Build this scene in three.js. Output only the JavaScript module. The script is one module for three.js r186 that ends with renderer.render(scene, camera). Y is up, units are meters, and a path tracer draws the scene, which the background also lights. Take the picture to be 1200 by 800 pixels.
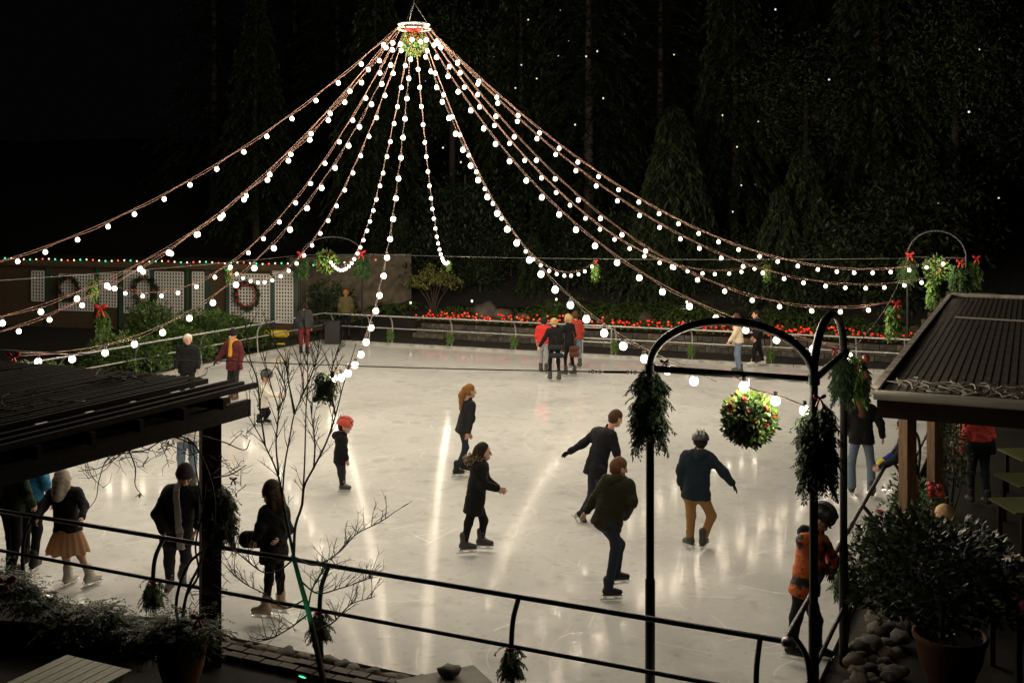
import * as THREE from 'three';
import { mergeGeometries, mergeVertices } from 'three/addons/utils/BufferGeometryUtils.js';
import { ImprovedNoise } from 'three/addons/math/ImprovedNoise.js';

// ---------------------------------------------------------------- camera, sky, exposure
const scene = new THREE.Scene();
const LENS = 1350, LEVEL = 225, EYE = 5.2;             // focal length and eye level in photo pixels, eye height in metres
const camera = new THREE.PerspectiveCamera(2 * Math.atan(400 / LENS) * 180 / Math.PI, 1.5, 0.1, 400);
camera.position.set(0, EYE, 0);
camera.setViewOffset(1200, 800, 0, 400 - LEVEL, 1200, 800);   // a level camera with a shifted lens
const renderer = new THREE.WebGLRenderer({ antialias: true });
renderer.toneMapping = THREE.LinearToneMapping;
renderer.toneMappingExposure = 1.0;
renderer.shadowMap.enabled = true;
{
  const w = 32, h = 16, a = new Float32Array(w * h * 4);
  for (let i = 0; i < w * h; i++) a.set([0.0009, 0.0010, 0.0013, 1], i * 4);
  const t = new THREE.DataTexture(a, w, h, THREE.RGBAFormat, THREE.FloatType);
  t.mapping = THREE.EquirectangularReflectionMapping; t.magFilter = THREE.LinearFilter; t.needsUpdate = true;
  scene.background = t; scene.environment = t;          // a moonless night
}
const BULB = 1.3;                                       // candela of one festoon bulb
const WARM = new THREE.Color().setRGB(1, 0.85, 0.63);

// ---------------------------------------------------------------- helpers
let seed = 20241;
function rnd() { seed = (seed + 0x6D2B79F5) | 0; let t = Math.imul(seed ^ (seed >>> 15), 1 | seed); t = (t + Math.imul(t ^ (t >>> 7), 61 | t)) ^ t; return ((t ^ (t >>> 14)) >>> 0) / 4294967296; }
const rr = (a, b) => a + (b - a) * rnd();
const V = (x, y, z) => new THREE.Vector3(x, y, z);
const at = (px, py, d) => V((px - 600) * d / LENS, EYE - (py - LEVEL) * d / LENS, -d);           // a point d metres in front of the eye
const onFloor = (px, py, h = 0) => at(px, py, (EYE - h) * LENS / (py - LEVEL));                  // a point at height h
const col = (r, g, b) => new THREE.Color().setRGB(r, g, b);
const noise = new ImprovedNoise();
const fbm = (x, y, z, o = 4) => { let s = 0, a = 0.5, f = 1; for (let i = 0; i < o; i++) { s += a * noise.noise(x * f, y * f, z * f); a *= 0.5; f *= 2.03; } return s; };

const used = {};
function numbered(n) { const k = used[n] = (used[n] ?? -1) + 1; return k ? `${n}_${String(k).padStart(3, '0')}` : n; }
function tag(o, label, category, group, kind) {
  if (label) o.userData.label = label;
  if (category) o.userData.category = category;
  if (group) o.userData.group = group;
  if (kind) o.userData.kind = kind;
  return o;
}
function thing(name, label, category, p = V(0, 0, 0), group) {
  const g = new THREE.Group(); g.name = numbered(name); g.position.copy(p); scene.add(g);
  return tag(g, label, category, group);
}
function part(parent, name, geo, mat, p, r) {
  const m = new THREE.Mesh(geo, mat); m.name = name; m.castShadow = m.receiveShadow = true;
  if (p) m.position.copy(p);
  if (r) m.rotation.set(r[0], r[1], r[2]);
  parent.add(m); return m;
}
function solid(name, geo, mat, label, category, group, p) { const m = part(scene, numbered(name), geo, mat, p); return tag(m, label, category, group); }
function structure(name, geo, mat, label, p) { const m = part(scene, numbered(name), geo, mat, p); return tag(m, label, null, null, 'structure'); }
function copyOf(o, p, turn, label) { const c = o.clone(); c.name = numbered(o.name.replace(/_\d{3}$/, '')); c.userData = { ...o.userData }; c.position.copy(p); c.rotation.y = turn; if (label) c.userData.label = label; scene.add(c); return c; }

// a box with uv in metres
function box(w, h, l) {
  const g = new THREE.BoxGeometry(w, h, l), uv = g.attributes.uv, s = [[l, h], [l, h], [w, l], [w, l], [w, h], [w, h]];
  for (let i = 0; i < uv.count; i++) { const k = s[i >> 2]; uv.setXY(i, uv.getX(i) * k[0], uv.getY(i) * k[1]); }
  return g;
}
// a beam of section w x h from a to b (top face up)
function beam(a, b, w, h) {
  const dir = b.clone().sub(a), L = dir.length(), g = box(w, h, L);
  const m = new THREE.Matrix4().lookAt(a, b, V(0, 1, 0)); m.setPosition(a.clone().add(b).multiplyScalar(0.5));
  return g.applyMatrix4(m);
}
function tube(pts, r, seg = 24, rad = 6, closed = false) { return new THREE.TubeGeometry(pts.length === 2 ? new THREE.LineCurve3(pts[0], pts[1]) : new THREE.CatmullRomCurve3(pts, closed, 'centripetal'), seg, r, rad, closed); }
// a tube that tapers from r0 to r1
function limb(pts, r0, r1, seg = 10, rad = 5) {
  const c = pts.length === 2 ? new THREE.LineCurve3(pts[0], pts[1]) : new THREE.CatmullRomCurve3(pts, false, 'centripetal');
  const g = new THREE.TubeGeometry(c, seg, 1, rad, false), p = g.attributes.position;
  for (let i = 0; i <= seg; i++) {
    const q = c.getPointAt(i / seg), r = r0 + (r1 - r0) * i / seg;
    for (let j = 0; j <= rad; j++) { const k = i * (rad + 1) + j; p.setXYZ(k, q.x + (p.getX(k) - q.x) * r, q.y + (p.getY(k) - q.y) * r, q.z + (p.getZ(k) - q.z) * r); }
  }
  return g;
}
function join(list) {
  const l = list.map(g => { const q = g.index ? g.toNonIndexed() : g; for (const k of Object.keys(q.attributes)) if (!['position', 'normal', 'uv'].includes(k)) q.deleteAttribute(k); if (!q.attributes.uv) q.setAttribute('uv', new THREE.BufferAttribute(new Float32Array(q.attributes.position.count * 2), 2)); return q; });
  return mergeGeometries(l);
}
// many small folded leaves in one geometry
class Leaves {
  constructor() { this.p = []; this.n = []; this.c = []; this.i = []; }
  add(p, dir, up, len, wid, c, fold = 0.25) {
    const d = dir.clone().normalize(), s = d.clone().cross(up).normalize(); if (s.lengthSq() < 0.1) s.set(1, 0, 0);
    const n = s.clone().cross(d).normalize(), k = this.p.length / 3;
    const q = [p, p.clone().addScaledVector(d, len * 0.5).addScaledVector(s, wid * 0.5).addScaledVector(n, -wid * fold), p.clone().addScaledVector(d, len).addScaledVector(n, -len * 0.12), p.clone().addScaledVector(d, len * 0.5).addScaledVector(s, -wid * 0.5).addScaledVector(n, -wid * fold)];
    for (const v of q) { this.p.push(v.x, v.y, v.z); this.c.push(c.r, c.g, c.b); }
    const n1 = n.clone().addScaledVector(s, fold), n2 = n.clone().addScaledVector(s, -fold);
    for (const v of [n, n1, n, n2]) { const u = v.clone().normalize(); this.n.push(u.x, u.y, u.z); }
    this.i.push(k, k + 1, k + 2, k, k + 2, k + 3);
  }
  // a drooping evergreen spray: leaflets on both sides of a curved stem
  spray(p, dir, len, droop, n, leaf, wid, tone, spread = 0.9) {
    const q = p.clone(), d = dir.clone().normalize(), st = len / n;
    for (let i = 0; i < n; i++) {
      d.y -= droop / n; d.normalize(); q.addScaledVector(d, st);
      const s = d.clone().cross(V(rr(-0.3, 0.3), 1, rr(-0.3, 0.3))).normalize();
      for (const k of [-1, 1]) {
        const l = d.clone().addScaledVector(s, k * spread).add(V(rr(-0.25, 0.25), rr(-0.3, 0.2), rr(-0.25, 0.25)));
        this.add(q, l, V(rr(-0.5, 0.5), 1, rr(-0.5, 0.5)), leaf * rr(0.7, 1.2), wid, tone());
      }
    }
  }
  build() {
    const g = new THREE.BufferGeometry();
    g.setAttribute('position', new THREE.Float32BufferAttribute(this.p, 3)); g.setAttribute('normal', new THREE.Float32BufferAttribute(this.n, 3));
    g.setAttribute('color', new THREE.Float32BufferAttribute(this.c, 3)); g.setIndex(this.i); return g;
  }
}
const tones = (...list) => () => { const a = list[Math.floor(rnd() * list.length)], k = rr(0.75, 1.25); return col(a[0] * k, a[1] * k, a[2] * k); };
function ball(list) { const g = new THREE.SphereGeometry(1, 10, 7); return g; }

// ---------------------------------------------------------------- textures
function canvas(w, h) { const c = document.createElement('canvas'); c.width = w; c.height = h; return c; }
function dataTex(w, h, f, srgb, rep) {
  const a = new Uint8Array(w * h * 4);
  for (let y = 0; y < h; y++) for (let x = 0; x < w; x++) { const v = f(x, y); a.set([v[0] * 255, v[1] * 255, v[2] * 255, 255].map(k => Math.max(0, Math.min(255, k))), (y * w + x) * 4); }
  const t = new THREE.DataTexture(a, w, h); t.wrapS = t.wrapT = THREE.RepeatWrapping; t.magFilter = THREE.LinearFilter; t.needsUpdate = true;
  if (srgb) t.colorSpace = THREE.SRGBColorSpace; if (rep) t.repeat.set(rep, rep); return t;
}
const tile = (x, y, f, k, o) => { // seamless noise on a torus-like blend
  const a = fbm(x * f, y * f, k, o), b = fbm((x - 1) * f, y * f, k, o), c = fbm(x * f, (y - 1) * f, k, o), d = fbm((x - 1) * f, (y - 1) * f, k, o);
  return (a * (1 - x) + b * x) * (1 - y) + (c * (1 - x) + d * x) * y;
};
const woodTex = dataTex(256, 256, (x, y) => { const u = x / 256, v = y / 256, g = 0.5 + 0.5 * Math.sin(v * 60 + 9 * tile(u, v, 3, 1, 3)) * 0.5 + 0.6 * tile(u, v, 9, 5, 3); const k = 0.62 + 0.3 * g; return [k, k * 0.96, k * 0.9]; }, true, 1.2);
const woodTexV = woodTex.clone(); woodTexV.rotation = Math.PI / 2; woodTexV.needsUpdate = true;
const grainTex = dataTex(256, 256, (x, y) => { const k = 0.8 + 0.55 * tile(x / 256, y / 256, 6, 2, 5); return [k, k, k]; }, true, 0.6);
const grainBump = dataTex(256, 256, (x, y) => { const k = 0.5 + 0.6 * tile(x / 256, y / 256, 14, 8, 4); return [k, k, k]; }, false, 1.5);
// ice: mottled frost with the arcs and scratches that blades cut into it
const ICE = 2048, ICE_M = 22;                        // one texture covers 22 m
function iceCanvas(paint) { const c = canvas(ICE, ICE), g = c.getContext('2d'); paint(g); const t = new THREE.CanvasTexture(c); t.wrapS = t.wrapT = THREE.MirroredRepeatWrapping; return t; }
const scratches = [];
for (let i = 0; i < 5200; i++) {
  const x = rr(0, ICE), y = rr(0, ICE), r = Math.exp(rr(2.8, 6.8)), a = rr(0, 6.3), s = rr(0.15, 1.1) * Math.min(1, 90 / r), k = rnd();
  scratches.push([x, y, r, a, a + s, k]);
}
function mottle(g, n, lo, hi, sizes, alpha) { for (let i = 0; i < n; i++) { const r = rr(...sizes), x = rr(0, ICE), y = rr(0, ICE), v = Math.round(rr(lo, hi)); g.save(); g.translate(x, y); g.rotate(rr(0, 3)); g.scale(1, rr(0.3, 1)); const q = g.createRadialGradient(0, 0, 0, 0, 0, r); q.addColorStop(0, `rgba(${v},${v},${v},${alpha})`); q.addColorStop(1, `rgba(${v},${v},${v},0)`); g.fillStyle = q; g.fillRect(-r, -r, 2 * r, 2 * r); g.restore(); } }
function strokeAll(g, f) { for (const s of scratches) { const [style, w] = f(s); g.strokeStyle = style; g.lineWidth = w; g.beginPath(); g.arc(s[0] - s[2] * Math.cos(s[3]), s[1] - s[2] * Math.sin(s[3]), s[2], s[3], s[4]); g.stroke(); } }
const iceColor = iceCanvas(g => { g.fillStyle = 'rgb(212,212,210)'; g.fillRect(0, 0, ICE, ICE); mottle(g, 700, 150, 255, [30, 190], 0.22); mottle(g, 6000, 130, 255, [6, 26], 0.22); mottle(g, 26000, 135, 255, [1.5, 7], 0.32); strokeAll(g, s => [`rgba(255,255,253,${0.16 + 0.45 * s[5] ** 5})`, 0.7 + 1.3 * s[5] ** 8]); });
iceColor.colorSpace = THREE.SRGBColorSpace;
const iceRough = iceCanvas(g => { g.fillStyle = 'rgb(120,120,120)'; g.fillRect(0, 0, ICE, ICE); mottle(g, 500, 70, 190, [30, 150], 0.3); strokeAll(g, s => [`rgba(235,235,235,${0.1 + 0.35 * s[5] ** 3})`, 0.7 + 1.2 * s[5] ** 4]); });
const iceBump = iceCanvas(g => { g.fillStyle = 'rgb(128,128,128)'; g.fillRect(0, 0, ICE, ICE); mottle(g, 900, 90, 170, [30, 120], 0.2); mottle(g, 22000, 60, 200, [4, 11], 0.24); strokeAll(g, s => [`rgba(60,60,60,${0.15 + 0.4 * s[5] ** 2})`, 0.8 + 1.4 * s[5] ** 3]); });

// ---------------------------------------------------------------- materials (linear base colours)
const std = (r, g, b, rough = 0.8, more = {}) => new THREE.MeshStandardMaterial({ color: col(r, g, b), roughness: rough, ...more });
const matt = (r, g, b, more) => new THREE.MeshPhysicalMaterial({ color: col(r, g, b), roughness: 0.85, specularIntensity: 0.35, ...more });
const hairM = (r, g, b) => new THREE.MeshPhysicalMaterial({ color: col(r, g, b), roughness: 0.75, specularIntensity: 0.3, bumpMap: null });
const M = {
  ice: new THREE.MeshPhysicalMaterial({ color: col(0.92, 0.93, 0.95), map: iceColor, roughness: 0.14, roughnessMap: iceRough, bumpMap: iceBump, bumpScale: 0.0055, ior: 1.31, specularIntensity: 0.7 }),
  blackSteel: std(0.012, 0.012, 0.013, 0.38, { metalness: 0.2 }),
  galvanised: std(0.42, 0.42, 0.41, 0.42, { metalness: 0.75 }),
  steelCable: std(0.3, 0.29, 0.27, 0.4, { metalness: 0.6 }),
  cord: std(0.3, 0.17, 0.13, 0.6),
  socket: std(0.03, 0.03, 0.03, 0.5),
  bulb: new THREE.MeshStandardMaterial({ color: col(0.9, 0.85, 0.7), emissive: col(1, 0.9, 0.72), emissiveIntensity: 6, roughness: 0.3 }),
  ring: std(0.75, 0.74, 0.7, 0.5),
  foliage: std(1, 1, 1, 0.62, { vertexColors: true, side: THREE.DoubleSide }),
  glossLeaf: std(1, 1, 1, 0.38, { vertexColors: true, side: THREE.DoubleSide }),
  red: std(0.55, 0.025, 0.02, 0.45),
  darkRed: std(0.3, 0.015, 0.02, 0.5),
  gold: std(0.55, 0.36, 0.08, 0.3, { metalness: 0.5 }),
  bauble: std(0.02, 0.16, 0.09, 0.2),
  pinkBauble: std(0.5, 0.12, 0.1, 0.25),
  darkWood: matt(0.02, 0.0135, 0.009, { map: woodTex, bumpMap: woodTex, bumpScale: 0.003 }),
  darkPost: matt(0.03, 0.019, 0.011, { map: woodTexV, bumpMap: woodTexV, bumpScale: 0.003 }),
  postWood: std(0.2, 0.115, 0.05, 0.7, { map: woodTexV, bumpMap: woodTexV, bumpScale: 0.003 }),
  bark: std(0.06, 0.045, 0.035, 0.85, { bumpMap: grainBump, bumpScale: 0.006 }),
  twig: std(0.035, 0.028, 0.024, 0.75),
  greyTwig: std(0.3, 0.28, 0.25, 0.8),
  paleGreen: new THREE.MeshPhysicalMaterial({ color: col(0.15, 0.19, 0.085), roughness: 0.45, specularIntensity: 0.4, map: woodTexV }),
  terracotta: std(0.26, 0.11, 0.05, 0.7, { map: grainTex }),
  soil: matt(0.012, 0.009, 0.007),
  ground: std(0.035, 0.03, 0.026, 0.9, { map: grainTex, bumpMap: grainBump, bumpScale: 0.02 }),
  terrace: matt(0.022, 0.019, 0.016, { map: grainTex, bumpMap: grainBump, bumpScale: 0.004 }),
  stone: [std(0.13, 0.12, 0.105, 0.8, { map: grainTex, bumpMap: grainBump, bumpScale: 0.012 }), std(0.085, 0.075, 0.065, 0.85, { map: grainTex, bumpMap: grainBump, bumpScale: 0.012 }), std(0.17, 0.135, 0.1, 0.8, { map: grainTex, bumpMap: grainBump, bumpScale: 0.012 })],
  brick: [std(0.1, 0.062, 0.042, 0.8, { map: grainTex }), std(0.075, 0.052, 0.04, 0.8, { map: grainTex })],
  concrete: std(0.22, 0.21, 0.19, 0.75, { map: grainTex, bumpMap: grainBump, bumpScale: 0.004 }),
  kerb: std(0.6, 0.59, 0.56, 0.7, { map: grainTex }),
  white: std(0.88, 0.87, 0.84, 0.55),
  greenPaint: std(0.03, 0.075, 0.055, 0.5),
  stucco: std(0.24, 0.2, 0.15, 0.9, { map: grainTex, bumpMap: grainBump, bumpScale: 0.006 }),
  shedWall: std(0.2, 0.145, 0.1, 0.85, { map: woodTex }),
  roofMetal: std(0.16, 0.145, 0.13, 0.55, { map: grainTex, metalness: 0.25 }),
  gutter: std(0.6, 0.56, 0.5, 0.6, { map: grainTex }),
  blackPlastic: std(0.012, 0.012, 0.012, 0.5),
  yellow: std(0.65, 0.46, 0.02, 0.45),
  paper: std(0.75, 0.72, 0.66, 0.7),
  blade: std(0.7, 0.7, 0.7, 0.25, { metalness: 0.9 }),
};
// ================================================================ people: distance fields meshed with surface nets
function field(prims, k, clip) {
  const n = prims.length, P = prims.map(q => ({ ax: q[0].x, ay: q[0].y, az: q[0].z, bx: q[1].x - q[0].x, by: q[1].y - q[0].y, bz: q[1].z - q[0].z, l: Math.max(q[0].distanceToSquared(q[1]), 1e-9), ra: q[2], rb: q[3] ?? q[2] }));
  return (x, y, z) => {
    let s = 1e3;
    for (let i = 0; i < n; i++) {
      const q = P[i], px = x - q.ax, py = y - q.ay, pz = z - q.az;
      let t = (px * q.bx + py * q.by + pz * q.bz) / q.l; t = t < 0 ? 0 : t > 1 ? 1 : t;
      const dx = px - q.bx * t, dy = py - q.by * t, dz = pz - q.bz * t, d = Math.sqrt(dx * dx + dy * dy + dz * dz) - (q.ra + (q.rb - q.ra) * t);
      if (i === 0) s = d; else { const h = Math.max(k - Math.abs(s - d), 0) / k; s = Math.min(s, d) - h * h * k * 0.25; }
    }
    if (clip) for (const c of clip) s = Math.max(s, c(x, y, z));
    return s;
  };
}
function boundsOf(prims, pad) { const b = new THREE.Box3(); for (const q of prims) { const r = Math.max(q[2], q[3] ?? 0) + pad; for (const p of [q[0], q[1]]) { b.expandByPoint(V(p.x - r, p.y - r, p.z - r)); b.expandByPoint(V(p.x + r, p.y + r, p.z + r)); } } return b; }
function nets(f, b, c) {
  const nx = Math.ceil((b.max.x - b.min.x) / c) + 1, ny = Math.ceil((b.max.y - b.min.y) / c) + 1, nz = Math.ceil((b.max.z - b.min.z) / c) + 1;
  const g = new Float32Array(nx * ny * nz), at3 = (i, j, k) => (k * ny + j) * nx + i, x0 = b.min.x, y0 = b.min.y, z0 = b.min.z;
  for (let k = 0; k < nz; k++) for (let j = 0; j < ny; j++) for (let i = 0; i < nx; i++) g[at3(i, j, k)] = f(x0 + i * c, y0 + j * c, z0 + k * c);
  const id = new Int32Array(nx * ny * nz).fill(-1), pos = [], idx = [];
  for (let k = 0; k < nz - 1; k++) for (let j = 0; j < ny - 1; j++) for (let i = 0; i < nx - 1; i++) {
    let m = 0, sx = 0, sy = 0, sz = 0, cnt = 0; const v = [];
    for (let q = 0; q < 8; q++) { const w = g[at3(i + (q & 1), j + ((q >> 1) & 1), k + (q >> 2))]; v.push(w); if (w < 0) m |= 1 << q; }
    if (m === 0 || m === 255) continue;
    for (let q = 0; q < 8; q++) for (const e of [1, 2, 4]) if (!(q & e)) { const r = q | e; if ((v[q] < 0) !== (v[r] < 0)) { const t = v[q] / (v[q] - v[r]); sx += (q & 1) + (e === 1 ? t : 0); sy += ((q >> 1) & 1) + (e === 2 ? t : 0); sz += (q >> 2) + (e === 4 ? t : 0); cnt++; } }
    id[at3(i, j, k)] = pos.length / 3; pos.push(x0 + (i + sx / cnt) * c, y0 + (j + sy / cnt) * c, z0 + (k + sz / cnt) * c);
  }
  const quad = (a, b2, c2, d, flip) => { if (a < 0 || b2 < 0 || c2 < 0 || d < 0) return; if (flip) idx.push(a, c2, b2, a, d, c2); else idx.push(a, b2, c2, a, c2, d); };
  for (let k = 1; k < nz - 1; k++) for (let j = 1; j < ny - 1; j++) for (let i = 1; i < nx - 1; i++) {
    const s = g[at3(i, j, k)] < 0;
    if (s !== (g[at3(i + 1, j, k)] < 0)) quad(id[at3(i, j - 1, k - 1)], id[at3(i, j, k - 1)], id[at3(i, j, k)], id[at3(i, j - 1, k)], !s);
    if (s !== (g[at3(i, j + 1, k)] < 0)) quad(id[at3(i - 1, j, k - 1)], id[at3(i - 1, j, k)], id[at3(i, j, k)], id[at3(i, j, k - 1)], !s);
    if (s !== (g[at3(i, j, k + 1)] < 0)) quad(id[at3(i - 1, j - 1, k)], id[at3(i, j - 1, k)], id[at3(i, j, k)], id[at3(i - 1, j, k)], !s);
  }
  const nor = new Float32Array(pos.length), e = c * 0.5;
  for (let i = 0; i < pos.length; i += 3) {
    const x = pos[i], y = pos[i + 1], z = pos[i + 2]; let a = f(x + e, y, z) - f(x - e, y, z), b2 = f(x, y + e, z) - f(x, y - e, z), d = f(x, y, z + e) - f(x, y, z - e); const l = Math.hypot(a, b2, d) || 1;
    nor[i] = a / l; nor[i + 1] = b2 / l; nor[i + 2] = d / l;
  }
  const o = new THREE.BufferGeometry(); o.setAttribute('position', new THREE.Float32BufferAttribute(pos, 3)); o.setAttribute('normal', new THREE.BufferAttribute(nor, 3)); o.setIndex(idx); return o;
}
const blob = (prims, k, cell, clip, wrinkle = 0) => {
  const f0 = field(prims, k, clip), f = wrinkle ? (x, y, z) => f0(x, y, z) + wrinkle * (noise.noise(x * 9, y * 14, z * 9) + 0.6 * noise.noise(x * 21 + 7, y * 27, z * 21)) : f0;
  return nets(f, boundsOf(prims, 0.02 + wrinkle * 2 + k * 0.3), cell);
};
const merge2 = list => { const l = list.map(g => g.toNonIndexed()); for (const g of l) for (const k of Object.keys(g.attributes)) if (k !== 'position' && k !== 'normal') g.deleteAttribute(k); return mergeGeometries(l); };

// canonical pieces, in metres. Head: centre at the origin, face towards +z.
const HEAD = blob([[V(0, 0.025, -0.012), V(0, 0.03, -0.012), 0.092], [V(0, -0.02, 0.02), V(0, -0.065, 0.038), 0.07, 0.046], [V(-0.05, -0.02, 0.02), V(-0.025, -0.06, 0.035), 0.03], [V(0.05, -0.02, 0.02), V(0.025, -0.06, 0.035), 0.03],
  [V(0, 0.012, 0.088), V(0, -0.022, 0.106), 0.009, 0.014], [V(-0.086, 0.012, -0.012), V(-0.084, -0.024, -0.006), 0.016, 0.011], [V(0.086, 0.012, -0.012), V(0.084, -0.024, -0.006), 0.016, 0.011],
  [V(-0.018, -0.062, 0.082), V(0.018, -0.062, 0.082), 0.009], [V(0, -0.05, -0.035), V(0, -0.14, -0.045), 0.052, 0.05]], 0.022, 0.0075);
const HAND = (() => { // right hand, wrist at the origin, fingers towards -y, palm towards +z, thumb towards +x
  const l = [[V(0.012, -0.02, 0), V(0.022, -0.085, 0), 0.017, 0.013], [V(-0.005, -0.02, 0), V(0, -0.09, 0), 0.018, 0.013], [V(-0.016, -0.02, 0), V(-0.024, -0.082, 0), 0.016, 0.012], [V(0, 0.05, 0), V(0, -0.02, 0), 0.028, 0.025]];
  for (const [x, len, y] of [[0.028, 0.07, -0.085], [0.01, 0.08, -0.09], [-0.009, 0.074, -0.088], [-0.027, 0.056, -0.08]]) { const a = V(x, y, 0), b = V(x * 1.15, y - len * 0.5, 0.012), c = V(x * 1.2, y - len * 0.88, 0.036); l.push([a, b, 0.0095, 0.0085], [b, c, 0.0085, 0.007]); }
  l.push([V(0.018, -0.03, 0.004), V(0.045, -0.06, 0.016), 0.014, 0.011], [V(0.045, -0.06, 0.016), V(0.052, -0.095, 0.028), 0.0105, 0.008]);
  return blob(l, 0.008, 0.0055);
})();
const HANDL = (() => { const g = HAND.clone(); g.scale(-1, 1, 1); const i = g.index.array; for (let k = 0; k < i.length; k += 3) { const t = i[k]; i[k] = i[k + 1]; i[k + 1] = t; } return g; })();
// ankle at the origin, toes towards +z, sole 0.13 below when standing on the blade
const BOOT = blob([[V(0, 0.12, -0.012), V(0, -0.02, 0), 0.056, 0.052], [V(0, -0.035, -0.035), V(0, -0.045, 0.15), 0.045, 0.036], [V(0, -0.015, 0.02), V(0, -0.04, 0.09), 0.046, 0.038]], 0.04, 0.012, [(x, y) => -0.078 - y]);
const CUFF = blob([[V(-0.03, 0.1, 0.03), V(0.03, 0.1, 0.03), 0.02], [V(-0.03, 0.06, 0.045), V(0.03, 0.06, 0.045), 0.012], [V(-0.03, 0.02, 0.06), V(0.03, 0.02, 0.06), 0.012]], 0.01, 0.01);
const BLADE = join([(() => { const s = new THREE.Shape(); s.moveTo(-0.115, 0); s.lineTo(0.15, 0.004); s.quadraticCurveTo(0.185, 0.012, 0.18, 0.032); s.lineTo(0.14, 0.024); s.lineTo(-0.09, 0.022); s.lineTo(-0.115, 0.012); const g = new THREE.ExtrudeGeometry(s, { depth: 0.005, bevelEnabled: false }); g.rotateY(-Math.PI / 2); g.translate(0.0025, -0.14, 0); return g; })(),
  box(0.03, 0.045, 0.05).translate(0, -0.098, -0.045), box(0.03, 0.042, 0.06).translate(0, -0.098, 0.1), box(0.075, 0.012, 0.27).translate(0, -0.08, 0.05)]);
const below = (h, tilt = 0) => (x, y, z) => (h - y) + tilt * z;
const HAIR_SHORT = blob([[V(0, 0.032, -0.022), V(0, 0.045, -0.016), 0.1], [V(0, -0.03, -0.06), V(0, 0, -0.055), 0.06, 0.08]], 0.03, 0.009, [(x, y, z) => z - 0.045 - (y - 0.05) * 0.5, (x, y, z) => -0.075 - y + Math.max(0, z + 0.05) * 0.9], 0.004);
const HAIR_LONG = len => blob([[V(0, 0.034, -0.022), V(0, 0.04, -0.02), 0.103], [V(0, 0, -0.07), V(0, -len, -0.11), 0.085, 0.075], [V(-0.07, 0, -0.04), V(-0.085, -len * 0.9, -0.06), 0.045, 0.04], [V(0.07, 0, -0.04), V(0.085, -len * 0.9, -0.06), 0.045, 0.04]], 0.04, 0.011, [(x, y, z) => z - 0.04 - (y - 0.05) * 0.5], 0.007);
const PONYTAIL = blob([[V(0, 0.034, -0.022), V(0, 0.04, -0.02), 0.102], [V(0, 0.05, -0.115), V(0, -0.06, -0.15), 0.04, 0.055], [V(0, -0.06, -0.15), V(0, -0.3, -0.15), 0.055, 0.03]], 0.03, 0.01, [(x, y, z) => z - 0.04 - (y - 0.05) * 0.5], 0.006);
const BUN = blob([[V(0, 0.034, -0.022), V(0, 0.04, -0.02), 0.101], [V(0, 0.085, -0.1), V(0, 0.09, -0.1), 0.045]], 0.02, 0.01, [(x, y, z) => z - 0.04 - (y - 0.05) * 0.5], 0.004);
const BEANIE = blob([[V(0, 0.045, -0.014), V(0, 0.075, -0.022), 0.108, 0.098], [V(-0.03, 0.02, -0.014), V(0.03, 0.02, -0.014), 0.085]], 0.02, 0.01, [below(0.02, -0.25)], 0.003);
const HELMET = join([blob([[V(0, 0.05, -0.04), V(0, 0.055, 0.015), 0.12, 0.112]], 0.02, 0.01, [below(0.022, -0.12)]), blob([[V(-0.07, 0.045, 0.1), V(0.07, 0.045, 0.1), 0.02]], 0.02, 0.01)]);
const HELMET_VENT = join([-0.045, 0, 0.045].map(x => tube([V(x, 0.1, 0.12), V(x, 0.165, 0.04), V(x, 0.17, -0.06), V(x, 0.11, -0.14)], 0.012, 10, 5)));
const FUR = (() => { const l = new Leaves(), t = tones([0.34, 0.26, 0.15], [0.25, 0.18, 0.1]); for (let i = 0; i < 420; i++) { const a = rr(-2.4, 2.4) + Math.PI, r = 0.11, p = V(Math.sin(a) * r, rr(-0.03, 0.03), Math.cos(a) * r - 0.02), d = V(Math.sin(a), rr(-0.6, 0.9), Math.cos(a)); l.add(p, d, V(rr(-1, 1), 1, rr(-1, 1)), 0.055, 0.02, t()); } return l.build(); })();
const EYE_G = new THREE.SphereGeometry(0.0115, 8, 6);
const clothCache = {};
const cloth = (r, g, b, rough = 0.85) => clothCache[[r, g, b, rough]] ??= new THREE.MeshPhysicalMaterial({ color: col(r, g, b), roughness: rough, sheen: 0.1, sheenRoughness: 0.5, sheenColor: col(Math.min(1, r + 0.02), Math.min(1, g + 0.02), Math.min(1, b + 0.02)), specularIntensity: 0.35 });
const SKIN = std(0.5, 0.29, 0.2, 0.55), EYE_M = std(0.02, 0.015, 0.012, 0.25);
const HAIRS = { HAIR_SHORT, PONYTAIL, BUN, LONG: HAIR_LONG(0.3), MID: HAIR_LONG(0.17) };
function basis(yaw, pitch = 0, roll = 0) { return new THREE.Matrix4().makeRotationFromEuler(new THREE.Euler(pitch, yaw * Math.PI / 180, roll, 'YXZ')); }

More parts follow.
